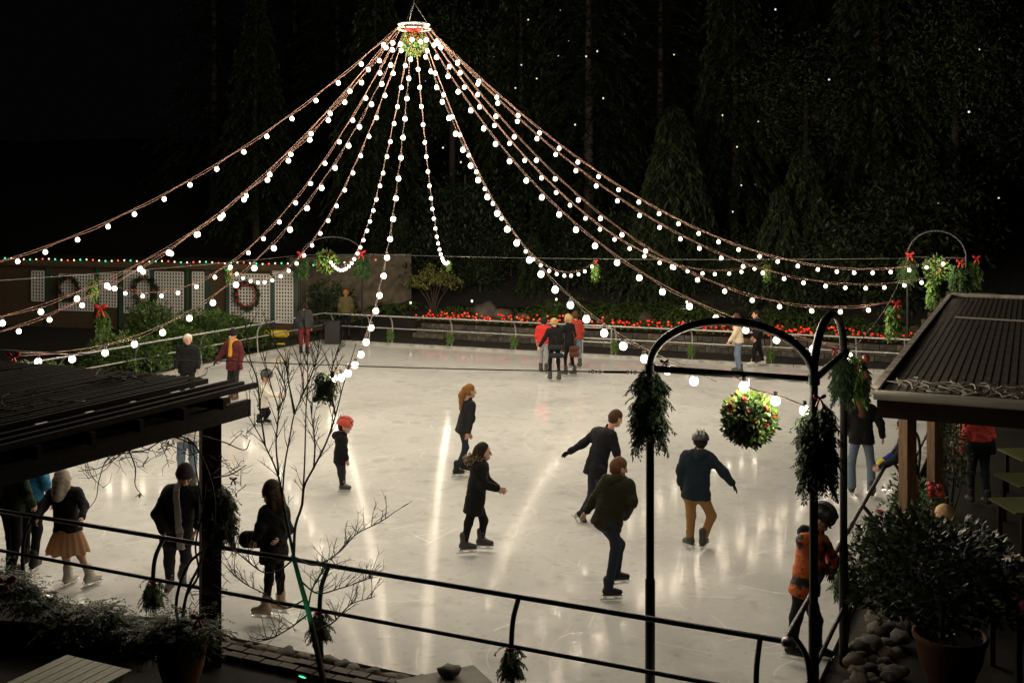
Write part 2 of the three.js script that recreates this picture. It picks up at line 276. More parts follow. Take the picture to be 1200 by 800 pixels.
// joints of an ordinary upright stance, in the figure's own frame: side to its left, forward where it looks
function stance(o) {
  const s = (o.h ?? 1.72) / 1.75, y = o.yaw * Math.PI / 180, f = V(Math.sin(y), 0, Math.cos(y)), l = V(Math.cos(y), 0, -Math.sin(y));
  const p = (side, up, fw) => V(0, up * s, 0).addScaledVector(l, side * s).addScaledVector(f, fw * s);
  const lean = o.lean ?? 0.04, [fa, fb] = o.feet ?? [0.08, -0.08], w = o.wide ?? 0.11;
  const A = o.armA ?? [[0.24, -0.27, -0.03], [0.25, -0.5, 0.08]], B = o.armB ?? [[0.24, -0.27, -0.03], [0.25, -0.5, 0.08]];
  const arm = (k, q) => p(k * q[0], 1.46 + q[1], lean + q[2]);
  return { head: p(0, 1.665, lean + 0.04), neck: p(0, 1.53, lean), sa: p(0.175, 1.45, lean), sb: p(-0.175, 1.45, lean), ea: arm(1, A[0]), wa: arm(1, A[1]), eb: arm(-1, B[0]), wb: arm(-1, B[1]),
    pel: p(0, 1.0, 0), ka: p(w, 0.56, fa * 0.5 + 0.05), aa: p(w, 0.15, fa), kb: p(-w, 0.56, fb * 0.5 + 0.05), ab: p(-w, 0.15, fb) };
}
const footA = V(0, 0, 0);
function person(o) {
  const d = EYE * LENS / (o.at[1] - LEVEL), X = (o.at[0] - 600) * d / LENS, y = o.yaw * Math.PI / 180, lft = V(Math.cos(y), 0, -Math.sin(y)), fwd = V(Math.sin(y), 0, Math.cos(y));
  const g = thing('person', o.label, 'person', V(X, 0, -d), o.group), cell = d > 26 ? 0.026 : 0.0165, sa = o.aSide ?? 1, kid = (o.h ?? 1.7) < 1.45 ? 0.8 : 1;
  let j;
  if (o.j) {
    j = {}; const out = { sa: 0.17, ea: 0.19, wa: 0.19, ka: 0.1, aa: 0.1, sb: -0.17, eb: -0.19, wb: -0.19, kb: -0.1, ab: -0.1 };
    for (const [k, q] of Object.entries(o.j)) { const z = q[2] ?? -lft.z * (out[k] ?? 0) * sa * kid, p = at(q[0], q[1], d + z); j[k] = V(p.x - X, p.y, p.z + d); }
  } else j = stance(o);
  const mid = j.sa.clone().add(j.sb).multiplyScalar(0.5), spine = mid.clone().sub(j.pel).normalize();
  const across = j.sa.clone().sub(j.sb); across.addScaledVector(lft, 0.05 * sa).normalize();
  const ha = j.pel.clone().addScaledVector(lft, 0.085 * kid * sa), hb = j.pel.clone().addScaledVector(lft, -0.085 * kid * sa);
  const n = o.slim ? 0.9 * kid : kid, c0 = mid.clone().addScaledVector(spine, -0.03), waist = j.pel.clone().lerp(mid, 0.35);
  const side = (p, k) => p.clone().addScaledVector(across, k);
  // body: the figure under the clothes, with head and hands
  const torso = r => [[side(c0, 0.09 * n), side(waist, 0.06 * n), 0.1 * r, 0.095 * r], [side(c0, -0.09 * n), side(waist, -0.06 * n), 0.1 * r, 0.095 * r], [side(waist, 0.06 * n), ha.clone().lerp(j.pel, 0.2), 0.095 * r, 0.105 * r], [side(waist, -0.06 * n), hb.clone().lerp(j.pel, 0.2), 0.095 * r, 0.105 * r], [c0, waist, 0.1 * r, 0.095 * r]];
  const arms = (r, end = 1) => [[j.sa, j.ea, 0.062 * r, 0.052 * r], [j.ea, j.ea.clone().lerp(j.wa, end), 0.052 * r, 0.044 * r], [j.sb, j.eb, 0.062 * r, 0.052 * r], [j.eb, j.eb.clone().lerp(j.wb, end), 0.052 * r, 0.044 * r]];
  const legs = (r, end = 1) => [[ha, j.ka, 0.088 * r, 0.064 * r], [j.ka, j.ka.clone().lerp(j.aa, end), 0.062 * r, (o.flare ? 0.07 : 0.052) * r], [hb, j.kb, 0.088 * r, 0.064 * r], [j.kb, j.kb.clone().lerp(j.ab, end), 0.062 * r, (o.flare ? 0.07 : 0.052) * r]];
  const b = [...torso(0.84 * n), ...arms(0.78 * n), ...legs(o.bare ? 0.84 * n : 0.76 * n), [j.neck.clone().addScaledVector(spine, -0.05), j.head, 0.052, 0.048]];
  const headM = basis(o.face ?? o.yaw, o.nod ?? 0.05, o.roll ?? 0), hs = (o.headScale ?? 1.06) * (kid < 1 ? 0.96 : 1); headM.scale(V(hs, hs, hs)); headM.setPosition(j.head);
  const hands = [];
  for (const [w, e, gg, k] of [[j.wa, j.ea, sa > 0 ? HANDL : HAND, sa], [j.wb, j.eb, sa > 0 ? HAND : HANDL, -sa]]) {
    const dn = w.clone().sub(e).normalize(), yy = dn.clone().negate(), inw = lft.clone().multiplyScalar(-k), zz = inw.sub(yy.clone().multiplyScalar(inw.dot(yy))).normalize(), xx = yy.clone().cross(zz);
    const m = new THREE.Matrix4().makeBasis(xx, yy, zz); m.scale(V(1, 1, 1).multiplyScalar(0.92 * kid)); m.setPosition(w.clone().addScaledVector(dn, 0.01)); hands.push(gg.clone().applyMatrix4(m));
  }
  part(g, 'body', merge2([blob(b, 0.05, cell * 1.15), HEAD.clone().applyMatrix4(headM), ...(o.glove ? [] : hands)]), SKIN);
  if (o.glove) for (const h of hands) part(g, 'glove', h, o.glove);
  const eyes = [-0.034, 0.034].map(x => EYE_G.clone().translate(x, 0.012, 0.078).applyMatrix4(headM));
  for (const e of eyes) part(g, 'eye', e, EYE_M);
  // trousers
  if (o.legs) part(g, 'trousers', blob([[ha, hb, 0.11 * n], [side(waist, 0.06 * n).lerp(ha, 0.5), ha, 0.1 * n, 0.1 * n], [side(waist, -0.06 * n).lerp(hb, 0.5), hb, 0.1 * n, 0.1 * n], ...legs((o.tight ? 0.94 : 1.08) * n, o.capri ?? 0.98)], 0.045, cell, null, o.tight ? 0.002 : 0.005), o.legs);
  // jacket or shirt: the body of it ends at a clean hem, the sleeves at the cuffs
  const hem = o.hem ?? 0.08, hemP = j.pel.clone().addScaledVector(spine, -hem), fat = (o.bulk ?? 1.14) * n;
  const low = j.pel.clone().addScaledVector(spine, -hem - 0.12), body = field([...torso(fat), [side(j.pel, 0.075 * n), side(low, 0.085 * n), 0.105 * fat, (0.105 + hem * 0.13) * fat], [side(j.pel, -0.075 * n), side(low, -0.085 * n), 0.105 * fat, (0.105 + hem * 0.13) * fat], [side(c0, 0.1 * n), side(c0, -0.1 * n), 0.09 * fat]], 0.06);
  const sl = field(arms(fat * 1.06, o.sleeve ?? 0.97), 0.05), nk = j.neck.clone().addScaledVector(spine, 0.02);
  const collar = field([[nk, j.neck.clone().addScaledVector(spine, -0.05), 0.068, 0.08]], 0.03);
  const all = [...torso(fat), ...arms(fat), [j.pel, low, 0.2]];
  const jf = (x, yy, z) => { let a = body(x, yy, z); a = Math.max(a, (hemP.x - x) * spine.x + (hemP.y - yy) * spine.y + (hemP.z - z) * spine.z); const c = sl(x, yy, z), h = Math.max(0.05 - Math.abs(a - c), 0) / 0.05; a = Math.min(a, c) - h * h * 0.0125; a = Math.min(a, collar(x, yy, z)); return a + 0.011 * noise.noise(x * 7 + yy * 4, yy * 13 + x * 5, z * 7) + 0.006 * noise.noise(x * 19 + 7, yy * 31, z * 19); };
  const jg = nets(jf, boundsOf(all, 0.06), cell); if (o.dye) { const p = jg.attributes.position, c = []; for (let i = 0; i < p.count; i++) c.push(...o.dye(p.getX(i), p.getY(i), p.getZ(i))); jg.setAttribute('color', new THREE.Float32BufferAttribute(c, 3)); }
  const jk = part(g, o.top ?? 'jacket', jg, o.coat);
  if (o.hood) { const q = j.neck.clone().addScaledVector(fwd, -0.09).addScaledVector(spine, 0); part(jk, 'hood', blob([[side(q, 0.08), q.clone().addScaledVector(fwd, -0.03).addScaledVector(spine, -0.02), 0.055, 0.07], [side(q, -0.08), q.clone().addScaledVector(fwd, -0.03).addScaledVector(spine, -0.02), 0.055, 0.07], [side(q, 0.085), side(q, 0.07).addScaledVector(fwd, 0.13), 0.045, 0.03], [side(q, -0.085), side(q, -0.07).addScaledVector(fwd, 0.13), 0.045, 0.03]], 0.04, cell * 0.8, null, 0.006), o.hoodMat ?? o.coat); }
  if (o.fur) { const m = basis(o.yaw, -0.3); m.scale(V(1.1, 1.35, 1.1)); m.setPosition(j.neck.clone().addScaledVector(fwd, -0.07).addScaledVector(spine, 0.07)); part(jk, 'fur_trim', FUR.clone().applyMatrix4(m), M.foliage); }
  if (o.scarf) part(g, 'scarf', blob([[side(j.neck, 0.06), side(j.neck, -0.06), 0.07], [j.neck.clone().addScaledVector(fwd, 0.08), j.neck.clone().addScaledVector(fwd, 0.14).add(V(0, -0.34, 0)), 0.06, 0.05]], 0.05, cell * 0.8, null, 0.006), o.scarf);
  if (o.shirt) { // what shows where the jacket hangs open: a strip of the chest, a little proud of the cloth
    const jx = x => x, f2 = (x, yy, z) => { const px = x - waist.x, py = yy - waist.y, pz = z - waist.z, u = px * across.x + py * across.y + pz * across.z, f = px * fwd.x + pz * fwd.z, h = (px * spine.x + py * spine.y + pz * spine.z); return Math.max(Math.min(body(x, yy, z), collar(x, yy, z)) - 0.012 + 0.006 * noise.noise(x * 12, yy * 20, z * 12), Math.abs(u + 0.06) - 0.045 - 0.02 * noise.noise(yy * 9, 3, 1), 0.02 - f, -0.3 - h); };
    part(g, 'shirt', nets(f2, boundsOf(torso(fat * 1.3), 0.06), cell * 0.8), o.shirt);
  }
  if (o.skirt) { // gathered net: a pleated flare
    const q = [], N = 72, R = 7; for (let i = 0; i <= R; i++) for (let k = 0; k <= N; k++) { const t = i / R, a = k / N * 2 * Math.PI, r = (0.15 + 0.13 * t ** 0.7) + 0.016 * t * Math.sin(a * 17 + Math.sin(a * 5)), p = j.pel.clone().add(V(Math.cos(a) * r, 0.02 - 0.32 * t + 0.012 * t * Math.sin(a * 9), Math.sin(a) * r * 0.8)); q.push(p.x, p.y, p.z); }
    const id = []; for (let i = 0; i < R; i++) for (let k = 0; k < N; k++) { const a = i * (N + 1) + k; id.push(a, a + N + 1, a + 1, a + 1, a + N + 1, a + N + 2); }
    const sg = new THREE.BufferGeometry(); sg.setAttribute('position', new THREE.Float32BufferAttribute(q, 3)); sg.setIndex(id); sg.computeVertexNormals(); part(g, 'skirt', sg, o.skirt);
  }
  const on = (name, geo, mat, parent = g) => part(parent, name, geo.clone().applyMatrix4(headM), mat);
  if (o.hair) on('hair', HAIRS[o.hair[0]], o.hair[1]);
  if (o.hat) on('beanie', BEANIE, o.hat);
  if (o.helmet) { const h = on('helmet', HELMET, o.helmet); on('vent', HELMET_VENT, o.ventMat ?? M.blackPlastic, h); }
  for (const [a, k, kn] of [[j.aa, 'a', j.ka], [j.ab, 'b', j.kb]]) {
    const fy = (o.foot?.[k]?.[0] ?? o.yaw), m = basis(fy, o.foot?.[k]?.[1] ?? 0); m.scale(V(kid, kid, kid)); m.setPosition(a.clone().add(V(0, o.shoes ? -0.02 : 0, 0)));
    const s = part(g, o.shoes ? 'shoe' : 'skate', BOOT, o.boot ?? cloth(0.03, 0.03, 0.032, 0.45)); s.applyMatrix4(m);
    if (!o.shoes) { part(s, 'blade', BLADE, M.blade); part(s, 'laces', CUFF, o.lace ?? cloth(0.3, 0.29, 0.27)); }
  }
  if (o.bag) { const q = o.bag.at ? (() => { const p = at(o.bag.at[0], o.bag.at[1], d + (o.bag.at[2] ?? 0)); return V(p.x - X, p.y, p.z + d); })() : j.pel; const sz = o.bag.size ?? [0.3, 0.24, 0.1]; part(g, 'bag', blob([[V(q.x - sz[0] / 2 + 0.04, q.y, q.z), V(q.x + sz[0] / 2 - 0.04, q.y, q.z), 0.07], [V(q.x - sz[0] / 2 + 0.05, q.y - sz[1] + 0.08, q.z), V(q.x + sz[0] / 2 - 0.05, q.y - sz[1] + 0.08, q.z), 0.07]], 0.1, cell * 0.8), o.bag.mat); part(g, 'strap', tube([q.clone(), j.pel.clone().lerp(mid, 0.5).addScaledVector(fwd, -0.15), mid.clone().addScaledVector(spine, 0.07).addScaledVector(lft, 0.06)], 0.012, 12, 5), o.bag.mat); }
  return g;
}
// ================================================================ the setting
// the rink: corners as seen from above (x to the right, depth away from the eye)
const C = { nearRight: V(2.55, 0, -10.7), nearLeft: V(-16, 0, -19.5), farLeft: V(-6.5, 0, -40.1), farRight: V(12.6, 0, -32.5) };
const U1 = V(0.4115, 0, -0.9114), U2 = V(-0.9053, 0, -0.4247);   // away to the right, away to the left
const sheet = (pts, y) => { const s = new THREE.Shape(pts.map(p => new THREE.Vector2(p.x, -p.z))), g = new THREE.ShapeGeometry(s); g.rotateX(-Math.PI / 2); g.translate(0, y, 0); return g; };
{
  const s = new THREE.Shape([C.nearRight, C.farRight, C.farLeft, C.nearLeft].map(p => new THREE.Vector2(p.x, -p.z)));
  const g = new THREE.ExtrudeGeometry(s, { depth: 0.06, bevelEnabled: false }); g.rotateX(-Math.PI / 2); g.translate(0, -0.06, 0);
  const uv = g.attributes.uv, p = g.attributes.position; for (let i = 0; i < uv.count; i++) uv.setXY(i, p.getX(i) / ICE_M + 0.3, p.getZ(i) / ICE_M + 0.1);
  structure('ice_rink', g, M.ice, 'sheet of skated ice');
}
// the ground: level round the rink, rising to a wooded bank behind
const bank = (x, d) => { const k = d - (43.5 - 0.4 * (x + 6)); return -0.07 + (k > 0 ? Math.min(9, k * 0.32) + 0.25 * fbm(x * 0.3, d * 0.3, 3) * Math.min(1, k) : 0); };
{
  const g = new THREE.PlaneGeometry(240, 200, 160, 140); g.rotateX(-Math.PI / 2); g.translate(0, 0, -80);
  const p = g.attributes.position, uv = g.attributes.uv;
  for (let i = 0; i < p.count; i++) { const x = p.getX(i), d = -p.getZ(i); p.setY(i, bank(x, d)); uv.setXY(i, x, d); }
  g.computeVertexNormals(); structure('ground', g, M.ground, 'dark earth rising to a wooded bank');
}
// terrace on this side: paving in front of the near rail
{
  const a = C.nearRight.clone().addScaledVector(U2, -0.6).addScaledVector(U1, -0.35), b = C.nearLeft.clone().addScaledVector(U1, -0.35);
  const g = sheet([a.clone().addScaledVector(U1, -12), a, b, b.clone().addScaledVector(U1, -12)], -0.03); const uv = g.attributes.uv, p = g.attributes.position; for (let i = 0; i < uv.count; i++) uv.setXY(i, p.getX(i), p.getZ(i));
  structure('terrace', g, M.terrace, 'wet dark terrace paving');
  const c = C.nearRight.clone().addScaledVector(U2, -0.45).addScaledVector(U1, 0), e = c.clone().addScaledVector(U1, 22);
  const h = sheet([c.clone().addScaledVector(U2, -12), c, e, e.clone().addScaledVector(U2, -12)].reverse(), -0.02), uh = h.attributes.uv, ph = h.attributes.position; for (let i = 0; i < uh.count; i++) uh.setXY(i, ph.getX(i), ph.getZ(i));
  structure('pavilion_floor', h, M.terrace, 'dark paving under the open pavilion');
}
// low kerb boards round the ice on three sides
for (const [a, b, n, l] of [[C.farLeft, C.farRight, U1, 'white kerb board along the far edge of the ice'], [C.nearLeft, C.farLeft, U2, 'white kerb board along the left edge of the ice'], [C.nearRight.clone().addScaledVector(U1, 5), C.farRight, U2.clone().negate(), 'white kerb board along the right edge of the ice']]) {
  const p = a.clone().addScaledVector(n, 0.075), q = b.clone().addScaledVector(n, 0.075), L = p.distanceTo(q), N = Math.round(L / 2.4), k = structure('kerb', beam(p.clone().setY(-0.03), q.clone().setY(-0.03), 0.1, 0.06), M.concrete, l);
  for (let i = 0; i < N; i++) part(k, 'board', beam(p.clone().lerp(q, (i + 0.004) / N).setY(0.03), p.clone().lerp(q, (i + 0.996) / N).setY(0.03), 0.14, 0.07), M.kerb);
}
// a rounded stone
const STONES = [0, 1, 2, 3].map(k => { const g = new THREE.IcosahedronGeometry(1, 2), p = g.attributes.position; for (let i = 0; i < p.count; i++) { const v = V(p.getX(i), p.getY(i), p.getZ(i)), r = 1 + 0.35 * noise.noise(v.x * 1.3 + k * 7, v.y * 1.3, v.z * 1.3) + 0.1 * noise.noise(v.x * 4, v.y * 4 + k, v.z * 4); v.multiplyScalar(r); p.setXYZ(i, v.x, v.y * 0.8, v.z); } g.deleteAttribute('normal'); g.deleteAttribute('uv'); const m = mergeVertices(g, 1e-3); m.computeVertexNormals(); const q = m.attributes.position, uv = []; for (let i = 0; i < q.count; i++) uv.push(q.getX(i) * 0.5 + q.getY(i) * 0.3, q.getZ(i) * 0.5 + q.getY(i) * 0.4); m.setAttribute('uv', new THREE.Float32BufferAttribute(uv, 2)); return m; });
function stone(parent, p, s, k = 0) { const m = part(parent, 'stone', STONES[Math.floor(rnd() * 4)], M.stone[Math.floor(rnd() * 3)], p, [rr(-0.3, 0.3), rr(0, 6), rr(-0.3, 0.3)]); m.scale.set(s * rr(0.8, 1.3), s * rr(0.6, 0.9), s * rr(0.8, 1.2)); return m; }
// near edge: a course of bricks with small stones along it
{
  const k = structure('kerb', beam(onFloor(120, 714).addScaledVector(U1, -0.2).setY(-0.05), C.nearRight.clone().addScaledVector(U1, -0.2).setY(-0.05), 0.3, 0.06), M.soil, 'brick kerb with loose stones at the near edge of the ice');
  const a = onFloor(100, 708), b = C.nearRight, L = a.distanceTo(b), dir = b.clone().sub(a).normalize();
  for (let s = 0.1; s < L - 0.1; s += 0.235) { const p = a.clone().addScaledVector(dir, s).addScaledVector(U1, -0.36); const m = part(k, 'brick', box(0.215, 0.07, 0.11), M.brick[Math.floor(rnd() * 2)], p.setY(rr(0.005, 0.02)), [rr(-0.03, 0.03), Math.atan2(-dir.z, dir.x) + rr(-0.04, 0.04), 0]); m.name = 'brick'; const p2 = a.clone().addScaledVector(dir, s + 0.11).addScaledVector(U1, -0.5); part(k, 'brick', box(0.215, 0.07, 0.11), M.brick[Math.floor(rnd() * 2)], p2.setY(rr(-0.01, 0.01)), [0, Math.atan2(-dir.z, dir.x) + rr(-0.05, 0.05), 0]); }
  for (let s = 0.05; s < L - 0.1; s += rr(0.12, 0.26)) stone(k, a.clone().addScaledVector(dir, s).addScaledVector(U1, -0.17 + rr(-0.05, 0.05)).setY(0.0), rr(0.06, 0.11));
  const sl = solid('stone_slab', (() => { const g = box(0.9, 0.1, 0.5); return g; })(), M.concrete, 'flat grey stone slab at the near edge of the ice', 'slab', null, onFloor(520, 806).setY(0.02)); sl.rotation.y = 0.45;
  const r1 = solid('stone', STONES[1], M.stone[0], 'rounded grey stone lying on the flat slab', 'stone', null, onFloor(527, 800).setY(0.13)); r1.scale.set(0.12, 0.08, 0.1);
}
// rough stones along the outside of the right rail
{
  const list = []; for (let i = 0; i < 90; i++) { const s = rr(0.2, 4.6), p = C.nearRight.clone().addScaledVector(U1, s).addScaledVector(U2, -rr(0.3, 0.75)); list.push(p.setY(rr(0, 0.1))); }
  const g = thing('stone_border', 'heap of rough grey stones below the leafy potted shrub, along the rail', 'stones', C.nearRight.clone());
  for (const p of list) stone(g, p.sub(C.nearRight), rr(0.06, 0.13));
}

// ---------------------------------------------------------------- railings: bowed posts, a top rail and a lower rail
const railings = {};
function railing(a, b, out, posts, top, mat, label, ext = 0.012) {
  const g = thing('rink_railing', label, 'railing', a.clone(), 'tube railings round the ice'), o = p => p.clone().sub(a);
  const A = a.clone().addScaledVector(out, 0.12), B = b.clone().addScaledVector(out, 0.12), inn = out.clone().multiplyScalar(-0.14);
  const R = 0.028, pt = (t, h, k = 0) => o(A.clone().lerp(B, t).addScaledVector(out, k)).setY(h);
  part(g, 'top_rail', tube([pt(0, top, -0.14), pt(0.5, top, -0.14), pt(1, top, -0.14)], R, 12, 10), mat);
  part(g, 'lower_rail', tube([pt(0, top * 0.56, 0.03), pt(0.5, top * 0.56, 0.03), pt(1, top * 0.56, 0.03)], R * 0.85, 12, 8), mat);
  for (const t of posts) {
    const p = part(g, 'post', tube([pt(t, 0, 0), pt(t, 0.3, 0.03), pt(t, top * 0.56, 0.045), pt(t, top * 0.82, 0), pt(t, top - 0.005, -0.14)], R * 0.95, 16, 8), mat);
    part(p, 'foot_plate', box(0.12, 0.015, 0.12), mat, pt(t, 0.0, 0));
  }
  return g;
}
const along = (a, b, px) => { const q = (px - 600) / LENS, t = (a.x + q * a.z) / ((a.x - b.x) + q * (a.z - b.z)); return t; };   // share of the line a-b that stands at column px
const pick = (a, b, list) => list.map(px => along(a, b, px));
railing(C.nearRight, C.nearLeft, U1.clone().negate(), [0.012, ...pick(C.nearRight, C.nearLeft, [607, 384, 190, 38]), 0.72, 0.9], 1.02, M.blackSteel, 'black tube railing in front of the near skaters');
railing(C.nearRight, C.farRight, U2.clone().negate(), [0.012, 0.115, 0.215, 0.34, 0.46, 0.58, 0.7, 0.82, 0.94], 1.02, M.blackSteel, 'tube railing beside the pavilion and potted shrub');
railing(C.farLeft, C.farRight, U1, [0.01, 0.08, ...pick(C.farLeft, C.farRight, [457, 527, 602, 681, 720, 810, 903, 1003]), 0.93], 0.98, M.galvanised, 'grey tube railing in front of the red lights');
railing(C.nearLeft, C.farLeft, U2, [0.02, 0.12, 0.24, 0.36, 0.48, 0.6, 0.72, 0.84, 0.95], 1.0, M.galvanised, 'grey tube railing in front of the lattice shed');
{ // white corner elbow
  solid('rail_elbow', new THREE.SphereGeometry(0.05, 12, 8), M.galvanised, 'pale ball joint where two black railings meet', 'joint', null, C.nearRight.clone().setY(1.02));
}
{ // gate frame in the far railing
  const a = C.farLeft.clone().lerp(C.farRight, along(C.farLeft, C.farRight, 682)).addScaledVector(U1, 0.05), b = C.farLeft.clone().lerp(C.farRight, along(C.farLeft, C.farRight, 716)).addScaledVector(U1, 0.05);
  const g = thing('railing_gate', 'square grey gate in the far railing', 'gate', a.clone()), q = b.sub(a);
  part(g, 'upright', tube([V(0, 0.02, 0), V(0, 0.95, 0)], 0.025, 2, 8), M.galvanised); part(g, 'upright', tube([q.clone().setY(0.02), q.clone().setY(0.95)], 0.025, 2, 8), M.galvanised);
  part(g, 'rail', tube([V(0, 0.9, 0), q.clone().setY(0.9)], 0.022, 2, 8), M.galvanised); part(g, 'rail', tube([V(0, 0.45, 0), q.clone().setY(0.45)], 0.022, 2, 8), M.galvanised);
}

// ---------------------------------------------------------------- corner arches of black tube
const archGeo = (a, b, spring, rise, r) => { const pts = []; for (let i = 0; i <= 24; i++) { const t = i / 24 * Math.PI, k = 0.5 - 0.5 * Math.cos(t); pts.push(a.clone().lerp(b, k).setY(spring + rise * Math.sin(t))); } return tube(pts, r, 48, 10); };
function arch(label, posts, spans, spring, rise, r = 0.042, base = true) {
  const g = thing('corner_arch', label, 'arch', posts[0].clone().setY(0), 'tube arches at the corners of the rink'), o = p => p.clone().sub(posts[0]).setY(0);
  for (const p of posts) {
    const m = part(g, 'post', tube([o(p).setY(-0.06), o(p).setY(spring)], r, 4, 12), M.blackSteel);
    if (base) part(m, 'sleeve', tube([o(p).setY(-0.06), o(p).setY(1.25)], r * 1.22, 2, 12), M.blackSteel);
    part(m, 'collar', new THREE.CylinderGeometry(r * 1.45, r * 1.45, 0.09, 12).translate(0, spring - 0.02, 0), M.blackSteel, o(p));
  }
  for (const [i, k] of spans) { part(g, 'arch_tube', archGeo(o(posts[i]), o(posts[k]), spring, rise, r), M.blackSteel); part(g, 'crossbar', tube([o(posts[i]).setY(spring - 0.02), o(posts[k]).setY(spring - 0.02)], r * 0.85, 2, 10), M.blackSteel); }
  return g;
}
const K = at(954, 225, 11.05).setY(0), KL = at(762, 225, 11.75).setY(0), KR = at(989, 225, 12.85).setY(0);
arch('black double arch of steel tube at the near corner, holly ball hanging from it', [K, KL, KR], [[0, 1], [0, 2]], 3.42, 0.5);
const FRa = at(1064, 225, 33.4).setY(0), FRb = at(1133, 225, 32.6).setY(0);
arch('dark arch at the far corner beyond the metal roof', [FRa, FRb], [[0, 1]], 3.35, 0.75, 0.04, false);
const FLa = at(353, 225, 40.6).setY(0), FLb = at(424, 225, 41.0).setY(0);
arch('thin dark arch at the far corner beside the lattice shed', [FLa, FLb], [[0, 1]], 3.0, 0.62, 0.035, false);

// ---------------------------------------------------------------- support cables between the corners
const NLtop = V(-15.9, 3.3, -19.3);
function cable(a, b, sag, label) {
  const g = thing('support_cable', label, 'cable', a.clone(), 'steel cables between the corner arches'), q = b.clone().sub(a), f = t => q.clone().multiplyScalar(t).add(V(0, -4 * sag * t * (1 - t), 0));
  part(g, 'wire', tube(Array.from({ length: 13 }, (_, i) => f(i / 12)), 0.007, 36, 6), M.steelCable);
  const tb = part(g, 'turnbuckle', (() => { const dir = q.clone().normalize(), x = [0.25, 0.5].map(s => dir.clone().multiplyScalar(s).add(V(0, -4 * sag * (s / q.length()), 0))); return tube([x[0], x[1]], 0.013, 2, 8); })(), M.blackSteel);
  for (const s of [0.16, 0.2, 0.24, 0.54, 0.58, 0.62, 0.66]) part(tb, 'link', new THREE.TorusGeometry(0.017, 0.004, 6, 10), M.blackSteel, f(s / q.length()), [0, s * 40, 0]);
  return { f: px => { let lo = 0, hi = 1; const P = t => f(t).add(a), X = t => { const p = P(t); return 600 - p.x / p.z * LENS; }; const up = X(1) > X(0); for (let i = 0; i < 40; i++) { const m = (lo + hi) / 2; if ((X(m) < px) === up) lo = m; else hi = m; } return P((lo + hi) / 2); } };
}
const cables = {
  near: cable(KL.clone().setY(3.36), NLtop, 0.22, 'long steel cable strung from the near arch across the ice'),
  left: cable(FLa.clone().setY(2.98), NLtop, 0.12, 'steel cable strung along the side of the lattice shed'),
  far: cable(FRa.clone().setY(3.28), FLb.clone().setY(3.0), 0.1, 'steel cable strung high above the far railing'),
  right: cable(KR.clone().setY(3.36), FRa.clone().setY(3.28), 0.3, 'steel cable strung along the pavilion side of the ice'),
};
// ================================================================ festoon strings from the ring to the perimeter
const RING = at(485, 29, 25.7);
{
  const g = thing('hanging_ring', 'white metal ring that gathers all the light strings high above the ice', 'ring', RING.clone());
  part(g, 'hoop', new THREE.TorusGeometry(0.33, 0.035, 10, 40).rotateX(Math.PI / 2), M.ring);
  part(g, 'hoop', new THREE.TorusGeometry(0.36, 0.02, 8, 40).rotateX(Math.PI / 2), M.ring, V(0, -0.09, 0));
  for (let i = 0; i < 3; i++) { const a = i * 2.1; part(g, 'chain', tube([V(Math.cos(a) * 0.33, 0, Math.sin(a) * 0.33), V(0, 0.5, 0)], 0.01, 2, 5), M.steelCable); }
  part(g, 'hanging_cable', tube([V(0, 0.5, 0), V(0, 16, -3)], 0.012, 2, 5), M.steelCable);
}
const SOCKET = new THREE.CylinderGeometry(0.02, 0.024, 0.055, 8).translate(0, -0.012, 0), BULB_G = (() => { const pts = [[0, -0.054], [0.027, -0.047], [0.044, -0.026], [0.047, 0], [0.039, 0.025], [0.022, 0.044], [0.015, 0.055], [0, 0.055]].map(q => new THREE.Vector2(q[0], q[1])); return new THREE.LatheGeometry(pts, 14); })();
let nBulbs = 0;
